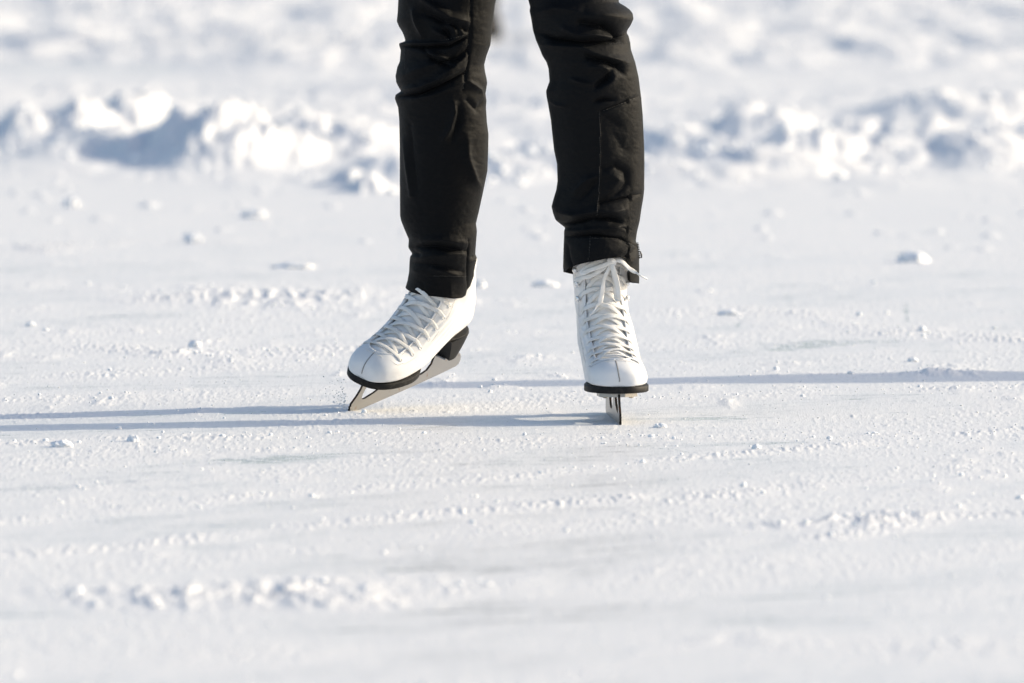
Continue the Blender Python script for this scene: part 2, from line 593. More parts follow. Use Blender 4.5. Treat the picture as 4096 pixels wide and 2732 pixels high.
def lumps(cx, cy, r, base, seed):
    """many small irregular lumps as one vertex array"""
    g = np.random.default_rng(seed)
    v0, f0 = base
    n, k = len(cx), len(v0)
    sc = r[:, None, None] * g.uniform(.65, 1.25, (n, 1, 3)) * np.array([1, 1, .8])
    dfm = 1 + g.uniform(-.28, .28, (n, k, 1))
    ang = g.uniform(0, 6.28, n)
    c, s = np.cos(ang)[:, None], np.sin(ang)[:, None]
    p = v0[None] * dfm * sc
    x, y = p[..., 0] * c - p[..., 1] * s, p[..., 0] * s + p[..., 1] * c
    z0, _ = ground(cx.copy(), cy.copy())
    P = np.stack([x + cx[:, None], y + cy[:, None], p[..., 2] + (z0 + r * .25)[:, None]], -1)
    return P.reshape(-1, 3), (f0[None] + (np.arange(n) * k)[:, None, None]).reshape(-1, 3)


px_, py_, r_ = [], [], []
for i, (pts, w, hgt) in enumerate(TRACKS):
    L = sum(math.dist(pts[j], pts[j + 1]) for j in range(len(pts) - 1))
    D0 = pts[0][1] + CAM_D
    m = int(min(700, 240 * L))
    t = rng.uniform(0, len(pts) - 1, m)
    clump = fbm(t * 4.0, t * 0 + i * 3.3, 600 + i, 3)
    t = t[clump > -.12]
    j = np.minimum(t.astype(int), len(pts) - 2)
    P = np.array(pts)
    q = P[j] + (P[j + 1] - P[j]) * (t - j)[:, None]
    g_ = rng.normal(0, w * .75, (len(t), 2))
    px_.append(q[:, 0] + g_[:, 0])
    py_.append(q[:, 1] + g_[:, 1] * 1.3)
    r_.append(np.clip(rng.lognormal(math.log(.0010), .6, len(t)) * (1 + hgt * 25), .0006, .0042))
for (px, py, rx, ry, hgt) in HEAPS:
    if hgt < .03:
        c = gpat(px, py)
        m = int(300 * rx)
        px_.append(rng.normal(c[0], rx * .8, m))
        py_.append(rng.normal(c[1], ry * .8, m))
        r_.append(np.clip(rng.lognormal(math.log(.0016), .6, m), .0007, .0055))
    else:
        c = gpat(px, py)
        m = int(120 * rx)
        px_.append(rng.normal(c[0], rx * 1.1, m))
        py_.append(rng.normal(c[1] - ry * .3, ry * .8, m))
        r_.append(np.clip(rng.lognormal(math.log(.008), .6, m), .003, .022))
py_ = [(q + 9.4) * GS - CAM_D for q in py_]
# a thin scatter everywhere on the rink
m = 8000
yy = rng.uniform(1000, 2800, m)
dd = FH / (yy + 539)
px_.append(rng.uniform(-.105, .105, m) * dd / GS)
py_.append(dd - CAM_D)
r_.append(np.clip(rng.lognormal(math.log(.0010), .45, m), .0005, .003))
CX, CY, CR = np.concatenate(px_), np.concatenate(py_), np.concatenate(r_)
# keep the skates clear
clus = fbm(CX * 3.1, CY * 2.1, 650, 4) + .25 * rng.normal(size=len(CX))
keep = (clus > .02) & ~((np.abs(CX - .17) < .03) & (np.abs(CY + .05) < .17))
CX, CY, CR = CX[keep], CY[keep], CR[keep]
sm = CR < .0035
v1, f1 = lumps(CX[sm], CY[sm], CR[sm], ICO1, 1)
v2, f2 = lumps(CX[~sm], CY[~sm], CR[~sm], ICO2, 2)
crumbs = new_mesh('snow_crumbs', np.concatenate([v1, v2]), np.concatenate([f1, f2 + len(v1)]), M_SNOW, None, False)
tag(crumbs, kind='stuff', label='loose crumbs of snow scraped up and scattered over the ice', cat='snow crumbs')

# single clods one can point to
CLODS = [
    (3650, 1050, .034, 'broad snow clod with a blue shadow on the ice right of the trousers', (1.35, 1, .75)),
    (1010, 868, .030, 'rounded white snow clod below the bank left of the trousers', (1.3, 1, .75)),
    (285, 828, .026, 'snow clod lying far left on the rink in front of the bank', (1, 1, 1)),
    (770, 968, .028, 'flat bright snow chunk ending the white scrape at left', (1.2, 1, .8)),
    (120, 1306, .011, 'small snow pellet near the left edge of the rink', (1.1, 1, .9)),
    (3690, 1330, .011, 'snow pellet topping the thin scraped ridge at far right', (1, 1, 1)),
    (3650, 1450, .010, 'small snow pellet just above the long shadow at right', (1.2, 1, .8)),
    (2180, 1147, .024, 'low snow clod on the ice between the two trouser cuffs', (1.5, 1, .55)),
    (1915, 1150, .018, 'snow pellet just right of the leftward skate cuff', (1, 1, 1)),
    (532, 1768, .012, 'cluster-like snow pellet on the ice below the left shadow', (1, 1, .9)),
    (242, 1790, .014, 'largest snow pellet in the lower left corner beyond the shadow', (1.6, 1, .8)),
    (3025, 1798, .009, 'tiny glinting snow pellet in front of the right skate', (1, 1, .9)),
    (2640, 1708, .010, 'small snow pellet beside the right skate blade', (1.3, 1, .7)),
    (2910, 1258, .018, 'snow clod with blue shadow right of the laced boot top', (1.5, 1, .6)),
    (780, 1392, .014, 'snow pellet on the scraped patch left of the raised skate', (1.1, 1, .9)),
    (1175, 1070, .024, 'low oblong snow clod between bank and raised skate', (2.6, 1, .45)),
]
for i, (px, py, r, lab, s3) in enumerate(CLODS):
    c = G(px, py)
    v, f = ICO4
    g = fbm(v[:, 0] * 1.7 + i * 5 + v[:, 2], v[:, 1] * 1.7 - v[:, 2] * 1.3, 700 + i, 5, .62)
    r = r * .70
    q = v * (1 + .85 * g)[:, None] * r * np.array(s3) * np.array([1.0, 1.1, 1.0])
    z0, _ = ground(np.array([c[0]]), np.array([c[1]]))
    o = new_mesh('snow_clod', q, f, M_SNOW)
    o.location = (c[0], c[1], float(z0[0]) + r * s3[2] * .28)
    tag(o, lab, 'snow clod', 'single clods of snow on the rink')

# ------------------------------------------------------------------ the skates
# side profile pairs (front/top point, sole/back point, half width)
PAIRS = np.array([
    (.1380, .068, .1380, .0624, .011), (.1368, .079, .1372, .0621, .0210), (.1320, .090, .1335, .062, .0302),
    (.1220, .099, .1245, .062, .0392), (.1070, .106, .1090, .062, .0460), (.0890, .111, .0900, .062, .0492),
    (.0680, .118, .0680, .062, .0505), (.0500, .128, .0460, .064, .0500), (.0330, .141, .0240, .068, .0490),
    (.0180, .156, .0000, .076, .0480), (.0060, .172, -.0250, .083, .0475), (-.0030, .188, -.0550, .0865, .0468),
    (-.0100, .203, -.0850, .0875, .0450), (-.0150, .217, -.1060, .0900, .0435), (-.0190, .229, -.1150, .105, .0430),
    (-.0220, .241, -.1165, .128, .0428), (-.0245, .252, -.1130, .155, .0432), (-.0270, .263, -.1095, .185, .0440),
    (-.0290, .274, -.1085, .215, .0450), (-.0310, .285, -.1105, .245, .0458), (-.0330, .296, -.1130, .275, .0465),
    (-.0350, .307, -.1150, .302, .0470)])
XS = 1.10                                                  # length of the foot against the table above
NPAIR = len(PAIRS)
NPHI = 121


class Boot:
    """the shell of the boot as a surface Q(u, s): u along the foot, s the arc length from the front centre line"""
    def __init__(self, shear, lean=0.0):
        self.shear, self.lean = shear, lean
        self.cache = {}

    def ring(self, u):
        if u in self.cache:
            return self.cache[u]
        i = int(min(max(math.floor(u), 0), NPAIR - 2))
        f = u - i
        p = [PAIRS[min(max(j, 0), NPAIR - 1)] for j in (i - 1, i, i + 1, i + 2)]
        q = .5 * (2 * p[1] + (p[2] - p[0]) * f + (2 * p[0] - 5 * p[1] + 4 * p[2] - p[3]) * f * f + (3 * p[1] - p[0] - 3 * p[2] + p[3]) * f ** 3)
        xt, zt, xb, zb, w = q
        w = max(w, .002)
        bl = float(sstep(5.8, 13, np.array(u)))
        am = .74 * (1 - bl) + .5 * bl
        ph = np.linspace(0, math.pi, NPHI)
        aa = (1 - np.cos(ph)) / 2
        up = np.clip(1 - aa / am, 0, 1)
        lo = np.clip((aa - am) / (1 - am), 0, 1)
        e1, e2 = 2.15 + .1 * bl, 5.5 * (1 - bl) + 2.2 * bl
        g = np.where(aa < am, (1 - up ** e1) ** (1 / 2.05), (1 - lo ** e2) ** (1 / (3.5 * (1 - bl) + 2.1 * bl)))
        x = xt + (xb - xt) * aa
        z = zt + (zb - zt) * aa
        y = w * g
        P = np.stack([x, y, z], -1)
        s = np.concatenate([[0], np.cumsum(np.linalg.norm(np.diff(P, axis=0), axis=1))])
        self.cache[u] = (P, s)
        return P, s

    def Q(self, u, s):
        P, sa = self.ring(round(float(u), 4))
        t = min(abs(s), sa[-1])
        p = np.array([np.interp(t, sa, P[:, k]) for k in range(3)])
        if s < 0:
            p[1] = -p[1]
        h = max(0, p[2] - .075)
        p[1] += self.shear * math.sin(math.pi / 2 * min(1, h / .18))
        p[0] = (p[0] + self.lean * (h / .17) ** 1.4) * XS
        return p

    def N(self, u, s):
        e = .05
        a = self.Q(min(u + e, NPAIR - 1), s) - self.Q(max(u - e, 0), s)
        b = self.Q(u, s + .0015) - self.Q(u, s - .0015)
        n = np.cross(b, a)
        n /= np.linalg.norm(n) + 1e-12
        c = .5 * (self.Q(u, 0) + self.Q(u, self.half(u)))
        if u < 8:
            P, sa = self.ring(round(float(u), 4))
            c = np.array([(P[0, 0] + P[-1, 0]) / 2 * XS, self.shear * .2, (P[0, 2] + P[-1, 2]) / 2])
        if np.dot(n, self.Q(u, s) - c) < 0:
            n = -n
        return n

    def at(self, u, s, off):
        return self.Q(u, s) + self.N(u, s) * off

    def half(self, u):
        return self.ring(round(float(u), 4))[1][-1]


U_OPEN, U_TOP = 3.8, 18.6


def s_edge(u):
    if u <= U_OPEN:
        return 0.0
    k = min(1, (u - U_OPEN) / 1.3) ** .5
    return k * (.0315 + .0035 * min(1, max(0, (u - 7.5) / 4)))


ROWS = [4.92, 6.13, 7.06, 8.12, 9.17, 10.3, 11.54]          # eyelets
HOOKS = [13.62, 15.59, 17.24]                                 # hooks above


def s_eye(u):
    return s_edge(max(u, U_OPEN + 1.05)) + .0095 + .0085 * min(1, max(0, (u - U_OPEN - .5) / 3.2))


def make_skate(name, Mx, root, shear, lean, shell_label, wobble, hooks=True):
    """Mx: skate frame -> world. Everything is stored in the skate frame."""
    B = Boot(shear, lean)
    us = np.unique(np.concatenate([np.linspace(0, 1, 9), np.linspace(1, U_OPEN, 36), U_OPEN + np.linspace(0, 1, 16) ** 2 * 1.3, np.linspace(U_OPEN + 1.3, U_TOP, 60)]))
    NS = 56
    rows = []
    for u in us:
        e0, S = s_edge(u), B.half(u)
        t = np.linspace(0, 1, NS)
        ss = e0 + (S - e0) * (t ** 1.15)
        side = [B.Q(u, s) for s in ss]
        oth = [B.Q(u, -s) for s in ss]
        if not rows:
            mid = sum(side + oth) / (2 * NS)
            rows.append([mid] * (2 * NS))
        rows.append(side + oth)
    V = np.array(rows).reshape(-1, 3)
    nr = len(us) + 1
    fs = []
    for i in range(nr - 1):
        for j in range(NS - 1):
            a = i * 2 * NS + j
            fs.append((a, a + 1, a + 1 + 2 * NS, a + 2 * NS))
            b_ = a + NS
            fs.append((b_ + 2 * NS, b_ + 2 * NS + 1, b_ + 1, b_))
    boot = new_mesh(name, V, fs, M_LEATHER)
    bm = bmesh.new()
    bm.from_mesh(boot.data)
    bmesh.ops.remove_doubles(bm, verts=bm.verts, dist=.00012)
    bmesh.ops.recalc_face_normals(bm, faces=bm.faces)
    c = sum((f.calc_center_median().dot(f.normal) * 0 + f.normal.dot(f.calc_center_median() - Vector((0.02, 0, .12)))) for f in bm.faces)
    if c < 0:
        bmesh.ops.reverse_faces(bm, faces=bm.faces)
    # creases of worn leather round the ankle
    bm.normal_update()
    for v in bm.verts:
        x, y, z = v.co
        k = math.exp(-((z - .135) / .03) ** 2) * math.exp(-((x + .0) / .05) ** 2) * min(1, abs(y) / .03)
        v.co += v.normal * (.0010 * k * math.sin(x * 330 + z * 520 + wobble) + .0006 * math.sin(x * 90 + z * 130 + wobble) * min(1, abs(y) / .02))
    bm.to_mesh(boot.data)
    bm.free()
    boot.data.polygons.foreach_set('use_smooth', np.ones(len(boot.data.polygons), bool))
    md = boot.modifiers.new('thick', 'SOLIDIFY')
    md.thickness, md.offset = .0028, -1
    boot.parent = root
    boot.matrix_local = root.matrix_world.inverted() @ Mx
    tag(boot, shell_label)

    # rolled edge of the lace opening
    mb = MB()
    for sg in (1, -1):
        pts = [B.at(u, sg * s_edge(u), .0004) for u in np.concatenate([U_OPEN + np.linspace(0.02, 1, 14) ** 2 * 1.3, np.linspace(U_OPEN + 1.35, U_TOP, 50)])]
        mb.tube(pts, .0014, 6)
    mb.build('edge_binding', M_LEATHER, boot)

    # tongue: puffed cloth, falling away towards its edges
    ut = np.linspace(U_OPEN - .35, U_TOP + .5, 70)
    st = np.linspace(-1, 1, 33)
    tv = []
    for u in ut:
        for q in st:
            s = q * (s_edge(max(u, U_OPEN + .9)) + .004)
            off = -.0030 - .0026 * abs(q) ** 3.2 - .0025 * sstep(U_OPEN + .8, U_OPEN - .2, np.array(u))
            off += .0007 * math.sin(u * 7 + q * 3 + wobble) + .0006 * math.sin(u * 3.1 - q * 5)
            tv.append(B.at(u, s, float(off)))
    o = new_mesh('tongue', np.array(tv), grid_faces(len(ut), len(st)), M_TONGUE, boot)
    md = o.modifiers.new('thick', 'SOLIDIFY')
    md.thickness, md.offset = .002, 0

    # sole, as a slab following the bottom
    stx = [(.1395, .002), (.1385, .0125), (.1355, .0225), (.130, .0312), (.1225, .0382), (.112, .0440), (.098, .0485), (.082, .0508), (.066, .0512), (.048, .0480), (.034, .040), (.020, .032),
           (.002, .027), (-.020, .026), (-.044, .029), (-.066, .0345), (-.088, .0345), (-.103, .029), (-.112, .019), (-.1155, .006)]
    sx = catmull(stx, 70)
    bot = lambda x: float(np.interp(x, [-.12, -.085, -.055, -.025, 0, .024, .046, .068, .14], [.0900, .0875, .0865, .083, .076, .068, .064, .062, .062]))
    th = lambda x: float(np.interp(x, [-.12, -.03, .0, .022, .042, .14], [.005, .004, .0035, .0055, .0105, .0112]))
    sv = []
    for x, w in sx:
        zt, t = bot(x) + .0004, th(x)
        w = max(w, .001) + (.0012 if x > .03 else 0)
        x = x + .0006 if x > .05 else (x + .0035 if x < -.09 else x)
        prof = [(-w + .0015, zt), (-w, zt - .0012), (-w, zt - t + .001), (-w + .0012, zt - t), (w - .0012, zt - t), (w, zt - t + .001), (w, zt - .0012), (w - .0015, zt)]
        sv += [(x * XS, yy, zz) for yy, zz in prof]
    fs = grid_faces(len(sx), 8, True).tolist() + [list(range(8)), list(range((len(sx) - 1) * 8, len(sx) * 8))[::-1]]
    o = new_mesh('sole', sv, fs, M_SOLE, boot)
    md = o.modifiers.new('edge', 'EDGE_SPLIT')
    md.split_angle = R(50)

    # stacked heel
    hv = []
    nz = 12
    for k in range(nz):
        t = k / (nz - 1)
        xb = -.1135 + .0165 * t - .002 * math.sin(t * 3.1)
        xf = -.050 - .010 * t ** .7
        w = .0345 - .0055 * t
        ring = []
        m = 22
        for j in range(m + 1):
            a_ = math.pi * j / m
            # rounded back, straight sides
            ring.append((xb + (.032) * (1 - math.sin(a_) ** .8), -w * math.cos(a_) * (1 if True else 1)))
        pl = [(xf, -w * .97)] + ring + [(xf, w * .97)]
        pl += [(xf - .004, w * .5), (xf - .0055, 0), (xf - .004, -w * .5)]
        for x, y in pl:
            zt = bot(x) - .0040
            hv.append((x * XS, y, zt + (.043 - zt) * t))
    m = len(pl)
    fs = grid_faces(nz, m, True).tolist() + [list(range(m)), list(range((nz - 1) * m, nz * m))[::-1]]
    o = new_mesh('heel', hv, fs, M_HEEL, boot)
    md = o.modifiers.new('edge', 'EDGE_SPLIT')
    md.split_angle = R(35)

    # blade: one steel plate with runner, stanchions, toe pick and opening
    out = [(.1530, .0010), (.1552, .0040), (.1535, .0052), (.1562, .0085), (.1540, .0100), (.1560, .0135), (.1530, .0150), (.1535, .0185), (.1490, .0225), (.1410, .0300), (.1330, .0400), (.1290, .0490),
           (.0200, .0500), (.0185, .0380), (.0150, .0265), (.0070, .0195), (-.0050, .0165), (-.0280, .0165), (-.0420, .0195), (-.0520, .0280), (-.0565, .0415),
           (-.1060, .0415), (-.1125, .0360), (-.1200, .0300), (-.1275, .0240), (-.1310, .0170), (-.1310, .0100), (-.1280, .0045), (-.1220, .0020),
           (-.0800, .0006), (-.0300, .0000), (.0300, .0000), (.0900, .0004), (.1340, .0012), (.1460, .0020)]
    hole = [(.1165, .0478), (.1200, .0400), (.1270, .0290), (.1285, .0230), (.1250, .0190), (.1180, .0182), (.0960, .0215), (.0770, .0270), (.0650, .0350), (.0590, .0478)]
    bm = bmesh.new()
    es = []
    for loop in (out, hole):
        vs = [bm.verts.new((x * XS, -.0019, z)) for x, z in loop]
        es += [bm.edges.new((vs[i], vs[(i + 1) % len(vs)])) for i in range(len(vs))]
    bmesh.ops.triangle_fill(bm, use_beauty=True, use_dissolve=False, edges=es)
    ex = bmesh.ops.extrude_face_region(bm, geom=bm.faces[:])
    for v in ex['geom']:
        if isinstance(v, bmesh.types.BMVert):
            v.co.y = .0019
    bmesh.ops.recalc_face_normals(bm, faces=bm.faces)
    me = bpy.data.meshes.new('blade')
    bm.to_mesh(me)
    bm.free()
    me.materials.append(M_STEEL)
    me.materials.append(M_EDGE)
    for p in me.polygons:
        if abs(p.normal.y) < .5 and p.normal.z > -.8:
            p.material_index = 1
    bl = bpy.data.objects.new('blade', me)
    COL.objects.link(bl)
    bl.parent = boot
    # mounting plates
    for nm, lp, z0, z1 in (('mounting_plate', [(.127, -.010), (.127, .010), (.112, .031), (.085, .033), (.055, .026), (.035, .012), (.035, -.012), (.055, -.026), (.085, -.033), (.112, -.031)], .0445, .0500),
                           ('mounting_plate', [(-.060, -.020), (-.060, .020), (-.095, .020), (-.106, .008), (-.106, -.008), (-.095, -.020)], .0405, .0432)):
        m = len(lp)
        v = [(x * XS, y, z0) for x, y in lp] + [(x * XS, y, z1) for x, y in lp]
        f = [list(range(m))[::-1], list(range(m, 2 * m))] + [(i, (i + 1) % m, m + (i + 1) % m, m + i) for i in range(m)]
        new_mesh(nm, v, f, M_STEEL, boot, False)
    v, f = ICO2
    first = None
    for (x, y, z) in [(.112, .021, .0440), (.112, -.021, .0440), (.090, .024, .0440), (.090, -.024, .0440), (.062, .016, .0440), (.062, -.016, .0440),
                      (-.070, .014, .0402), (-.070, -.014, .0402), (-.090, .013, .0402), (-.090, -.013, .0402)]:
        if first is None:
            first = o = new_mesh('screw', v * np.array([.0045, .0045, .0022]), f, M_SCREW, boot)
        else:
            o = first.copy()
            COL.objects.link(o)
            o.parent = boot
        o.location = (x * XS, y, z)

    # seams: centre seam over the toe, eyestay stitching, heel counter
    mb = MB()
    cs = [B.at(u, .0004 * math.sin(u * 3), .0001) for u in np.linspace(.3, U_OPEN - .15, 70)]
    mb.tube(cs, .00042, 5)
    for i in range(1, 69):
        if i % 2:
            u = .3 + (U_OPEN - .45) * i / 69
            mb.tube([B.at(u, -.0012, .0002), B.at(u, .0012, .0002)], .0003, 4)
    mb.build('toe_seam', M_DARKSEAM, boot)
    for sg in (1, -1):
        def dash(fn, t0, t1, nn, rad=.00028):
            mb = MB()
            for i in range(nn):
                a0, a1 = t0 + (t1 - t0) * i / nn, t0 + (t1 - t0) * (i + .6) / nn
                mb.tube([B.at(*fn(a0), .0002), B.at(*fn((a0 + a1) / 2), .00028), B.at(*fn(a1), .0002)], rad, 4)
            mb.build('stitching', M_SEAM, boot)
        dash(lambda u: (u, sg * (s_eye(u) + .0075)), 4.75, U_TOP - .1, 110)
        dash(lambda t: (4.75 - .95 * math.sin(t * math.pi / 2) ** .8, sg * (s_eye(4.75) + .0075) * math.cos(t * math.pi / 2)), 0, 1, 36)
        dash(lambda u: (u, sg * (s_edge(u) + .0035)), 5.3, U_TOP - .1, 90, .0002)
        dash(lambda t: (9.0 + 6.5 * t, sg * (B.half(9.0 + 6.5 * t) - .028 - .014 * math.sin(t * 3.0))), .05, 1, 50, .00022)
    # frayed white stitching across the foot of the opening
    mb = MB()
    for i in range(26):
        s = -.017 + .034 * i / 25
        u = U_OPEN - .22 - .25 * (1 - (s / .02) ** 2) * .3
        mb.tube([B.at(u, s, .0004), B.at(u + random.uniform(.03, .12), s + random.uniform(-.001, .0015), .0012)], .00035, 4)
    mb.build('frayed_stitching', M_LACE, boot)

    # eyelets
    ring = []
    for i in range(14):
        a_ = 2 * math.pi * i / 14
        for j in range(6):
            b_ = 2 * math.pi * j / 6
            rr = .0030 + .0009 * math.cos(b_)
            ring.append((rr * math.cos(a_), rr * math.sin(a_), .0007 * math.sin(b_)))
    rf = grid_faces(14, 6, True).tolist() + [(13 * 6 + j, 13 * 6 + (j + 1) % 6, (j + 1) % 6, j) for j in range(6)]
    first = None
    for u in ROWS:
        for sg in (1, -1):
            if first is None:
                first = o = new_mesh('eyelet', ring, rf, M_EYE, boot)
            else:
                o = first.copy()
                COL.objects.link(o)
                o.parent = boot
            o.location = B.at(u, sg * s_eye(u), .0003)
            o.rotation_euler = Vector(B.N(u, sg * s_eye(u))).to_track_quat('Z', 'Y').to_euler()
    # hooks
    first = None
    mb = MB()
    mb.tube([(0, 0, 0), (0, 0, .0035), (.0005, 0, .0055)], [.0042, .0022, .0022], 10)
    mb.tube([(.001, 0, .0052), (.0012, 0, .0062), (.0013, 0, .0074)], [.0052, .0054, .0036], 12)
    for u in HOOKS if hooks else ():
        for sg in (1, -1):
            if first is None:
                first = o = mb.build('hook', M_CHROME, boot)
            else:
                o = first.copy()
                COL.objects.link(o)
                o.parent = boot
            o.location = B.at(u, sg * s_eye(u), 0)
            o.rotation_euler = Vector(B.N(u, sg * s_eye(u))).to_track_quat('Z', 'Y').to_euler()

    # the lace: bottom bar, then crossing over and over
    lace = MB()
    LW, LT = .0075, .0013

    def run(pts, w=LW):
        P, N_ = [], []
        for (u, s, off) in pts:
            P.append(B.at(u, s, off))
            N_.append(B.N(u, max(-.03, min(.03, s))))
        P, N_ = catmull(P, 26), catmull(N_, 26)
        lace.ribbon(P, N_, w, LT)
    allrows = ROWS + HOOKS if hooks else ROWS
    u0 = ROWS[0]
    run([(u0, s_eye(u0) + .001, -.0005), (u0 - .06, s_eye(u0) - .004, .0016), (u0 - .16, .016, .0022), (u0 - .2, 0, .0030), (u0 - .14, -.016, .0022), (u0, -s_eye(u0) + .003, .0016), (u0 + .05, -s_eye(u0) - .001, -.0005)])
    for k in range(len(allrows) - 1):
        ua, ub = allrows[k], allrows[k + 1]
        hook = k + 1 >= len(ROWS)
        for sg, lift in ((1, .0035 if k % 2 else .0016), (-1, .0016 if k % 2 else .0035)):
            du = random.uniform(-.06, .06)
            d = ub - ua
            # comes up from under the edge at row k, crosses, goes over the other edge into the eyelet of row k+1
            e_ = s_edge(ub)
            pts = [(ua + d * .04, sg * (s_edge(ua) + .003), -.0034), (ua + d * .10, sg * s_edge(ua) * .9, -.0022 + lift * .3), (ua + d * .35 + du, sg * .012, lift), (ua + d * .55 + du, 0, lift + .0012), (ua + d * .72 + du, -sg * .013, lift + .001)]
            pts += [(ub - d * .1, -sg * e_ * .97, .0022), (ub - d * .02, -sg * (e_ + .005), .0020), (ub, -sg * (s_eye(ub) + .0012), -.0003 if not hook else .0034)]
            run(pts)
    lo_ = lace.build('lace', M_LACE, boot)
    return boot, B


# ---- placing: the person's base
ROOT = Vector((.02, .03, 0))
# body: one continuous skin, feet inside the boots
def skin_body(name, joints, edges, material, parent=None):
    me = bpy.data.meshes.new(name)
    names = list(joints)
    me.from_pydata([tuple(joints[k][0]) for k in names], [(names.index(a), names.index(b)) for a, b in edges], [])
    me.materials.append(material)
    o = bpy.data.objects.new(name, me)
    COL.objects.link(o)
    sk = o.modifiers.new('skin', 'SKIN')
    for i, k in enumerate(names):
        r = joints[k][1]
        me.skin_vertices[0].data[i].radius = r if isinstance(r, tuple) else (r, r)
    me.skin_vertices[0].data[0].use_root = True
    sk.use_smooth_shade = True
    ss = o.modifiers.new('smooth', 'SUBSURF')
    ss.levels = ss.render_levels = 2
    if parent is not None:
        o.parent = parent
    return o


def frame(contact_local, contact_world, fwd, up):
    f = Vector(fwd).normalized()
    u = Vector(up)
    u = (u - f * u.dot(f)).normalized()
    l = u.cross(f)
    m = Matrix((f, l, u)).transposed().to_4x4()
    m.translation = Vector(contact_world) - (m.to_3x3() @ Vector(contact_local))
    return m


gR, gL = G(2466, 1697), G(1390, 1641)


def pose(g, cl, yaw, pit, roll, dx, dy):
    f = Vector((math.sin(yaw) * math.cos(pit), -math.cos(yaw) * math.cos(pit), -math.sin(pit)))
    l0 = Vector((0, 0, 1)).cross(f).normalized()
    return frame(cl, (g[0] + dx, g[1] + dy, -.002), f, f.cross(l0) * math.cos(roll) + l0 * math.sin(roll))


MR = pose(gR, (.138 * XS, 0, 0), .0595, .0004, -.0040, .0052, .010)
ML = pose(gL, (.1535 * XS, 0, .003), -.6318, .215, .3622, .0030, -.0272)
SHEAR_R, LEAN_R, SHEAR_L, LEAN_L = -.0185, .050, .0081, .0348


def boot_axis(B, Mx, u):
    p = .5 * (B.Q(u, 0) + B.Q(u, B.half(u)))
    return np.array(Mx @ Vector(p))


_BR, _BL = Boot(SHEAR_R, LEAN_R), Boot(SHEAR_L, LEAN_L)
for _n, _b, _m in (('R', _BR, MR), ('L', _BL, ML)):
    for _u in (14, 16, 18, 20):
        _p = boot_axis(_b, _m, _u)
        print('PT axis', _n, _u, proj(_p[None])[0].round(0), _p.round(3))
CR_, CL_ = boot_axis(_BR, MR, 18), boot_axis(_BL, ML, 18)

# leg depth (world y) against photo row
def leg_depth(B, Mx, upper):
    ax = sorted((float(proj(p[None])[0][1]), float(p[1])) for p in (boot_axis(B, Mx, u) for u in (13.5, 15, 16.5, 18, 19.5)))
    top = ax[0][1]
    xs = [q[0] for q in upper] + [q[0] for q in ax]
    ys = [top + q[1] for q in upper] + [q[1] - .012 * max(0, (q[0] - 1000) / 200) for q in ax]
    return lambda py: float(np.interp(py, xs, ys))


RY = leg_depth(_BR, MR, [(-500, .02), (0, -.02), (250, -.035), (600, -.015)])
LY = leg_depth(_BL, ML, [(-500, -.08), (0, -.075), (250, -.065), (600, -.035)])


def rel(p):
    return np.array(p) - np.array(ROOT)


kneeR, kneeL = rel(W(2385, 330, RY(330))), rel(W(1765, 360, LY(360)))
ankR, ballR = rel(boot_axis(_BR, MR, 14)), rel(boot_axis(_BR, MR, 7))
ankL, ballL = rel(boot_axis(_BL, ML, 14)), rel(boot_axis(_BL, ML, 7))
cufR, cufL = rel(CR_), rel(CL_)
hip = np.array([-.025, (RY(-420) + LY(-420)) / 2 - ROOT[1], .945])
J = {
    'pelvis': (hip, (.095, .065)),
    'hipR': (np.array([hip[0] + .095, RY(-420) - ROOT[1], .86]), .046), 'thighR': (rel(W(2310, 0, RY(0) + .008)), .052), 'kneeR': (kneeR + [0, .01, 0], .046), 'calfR': ((kneeR * .6 + cufR * .4), .045), 'cufR': (cufR, .03), 'ankR': (ankR, .024), 'toeR': (ballR, .016),
    'hipL': (np.array([hip[0] - .095, LY(-420) - ROOT[1], .86]), .046), 'thighL': (rel(W(1785, 0, LY(0) + .008)), .052), 'kneeL': (kneeL + [0, .01, 0], .046), 'calfL': ((kneeL * .6 + cufL * .4), .045), 'cufL': (cufL, .03), 'ankL': (ankL, .024), 'toeL': (ballL, .016),
    'waist': (hip + [0, -.01, .16], (.115, .085)), 'chest': (hip + [0, -.02, .36], (.14, .10)), 'neckb': (hip + [0, -.02, .50], (.06, .055)), 'neck': (hip + [0, -.03, .56], .048),
    'head': (hip + [0, -.045, .64], (.066, .078)), 'crown': (hip + [0, -.035, .73], (.062, .075)),
    'shR': (hip + [.16, -.01, .45], .05), 'elR': (hip + [.24, .02, .20], .038), 'wrR': (hip + [.27, -.08, -.02], .026), 'haR': (hip + [.275, -.11, -.09], (.018, .036)),
    'shL': (hip + [-.16, -.01, .45], .05), 'elL': (hip + [-.26, .02, .21], .038), 'wrL': (hip + [-.32, -.07, .00], .026), 'haL': (hip + [-.335, -.10, -.07], (.018, .036)),
}
E = [('pelvis', 'hipR'), ('hipR', 'thighR'), ('thighR', 'kneeR'), ('kneeR', 'calfR'), ('calfR', 'cufR'), ('cufR', 'ankR'), ('ankR', 'toeR'), ('pelvis', 'hipL'), ('hipL', 'thighL'), ('thighL', 'kneeL'), ('kneeL', 'calfL'), ('calfL', 'cufL'), ('cufL', 'ankL'), ('ankL', 'toeL'),
     ('pelvis', 'waist'), ('waist', 'chest'), ('chest', 'neckb'), ('neckb', 'neck'), ('neck', 'head'), ('head', 'crown'),
     ('neckb', 'shR'), ('shR', 'elR'), ('elR', 'wrR'), ('wrR', 'haR'), ('neckb', 'shL'), ('shL', 'elL'), ('elL', 'wrL'), ('wrL', 'haL')]
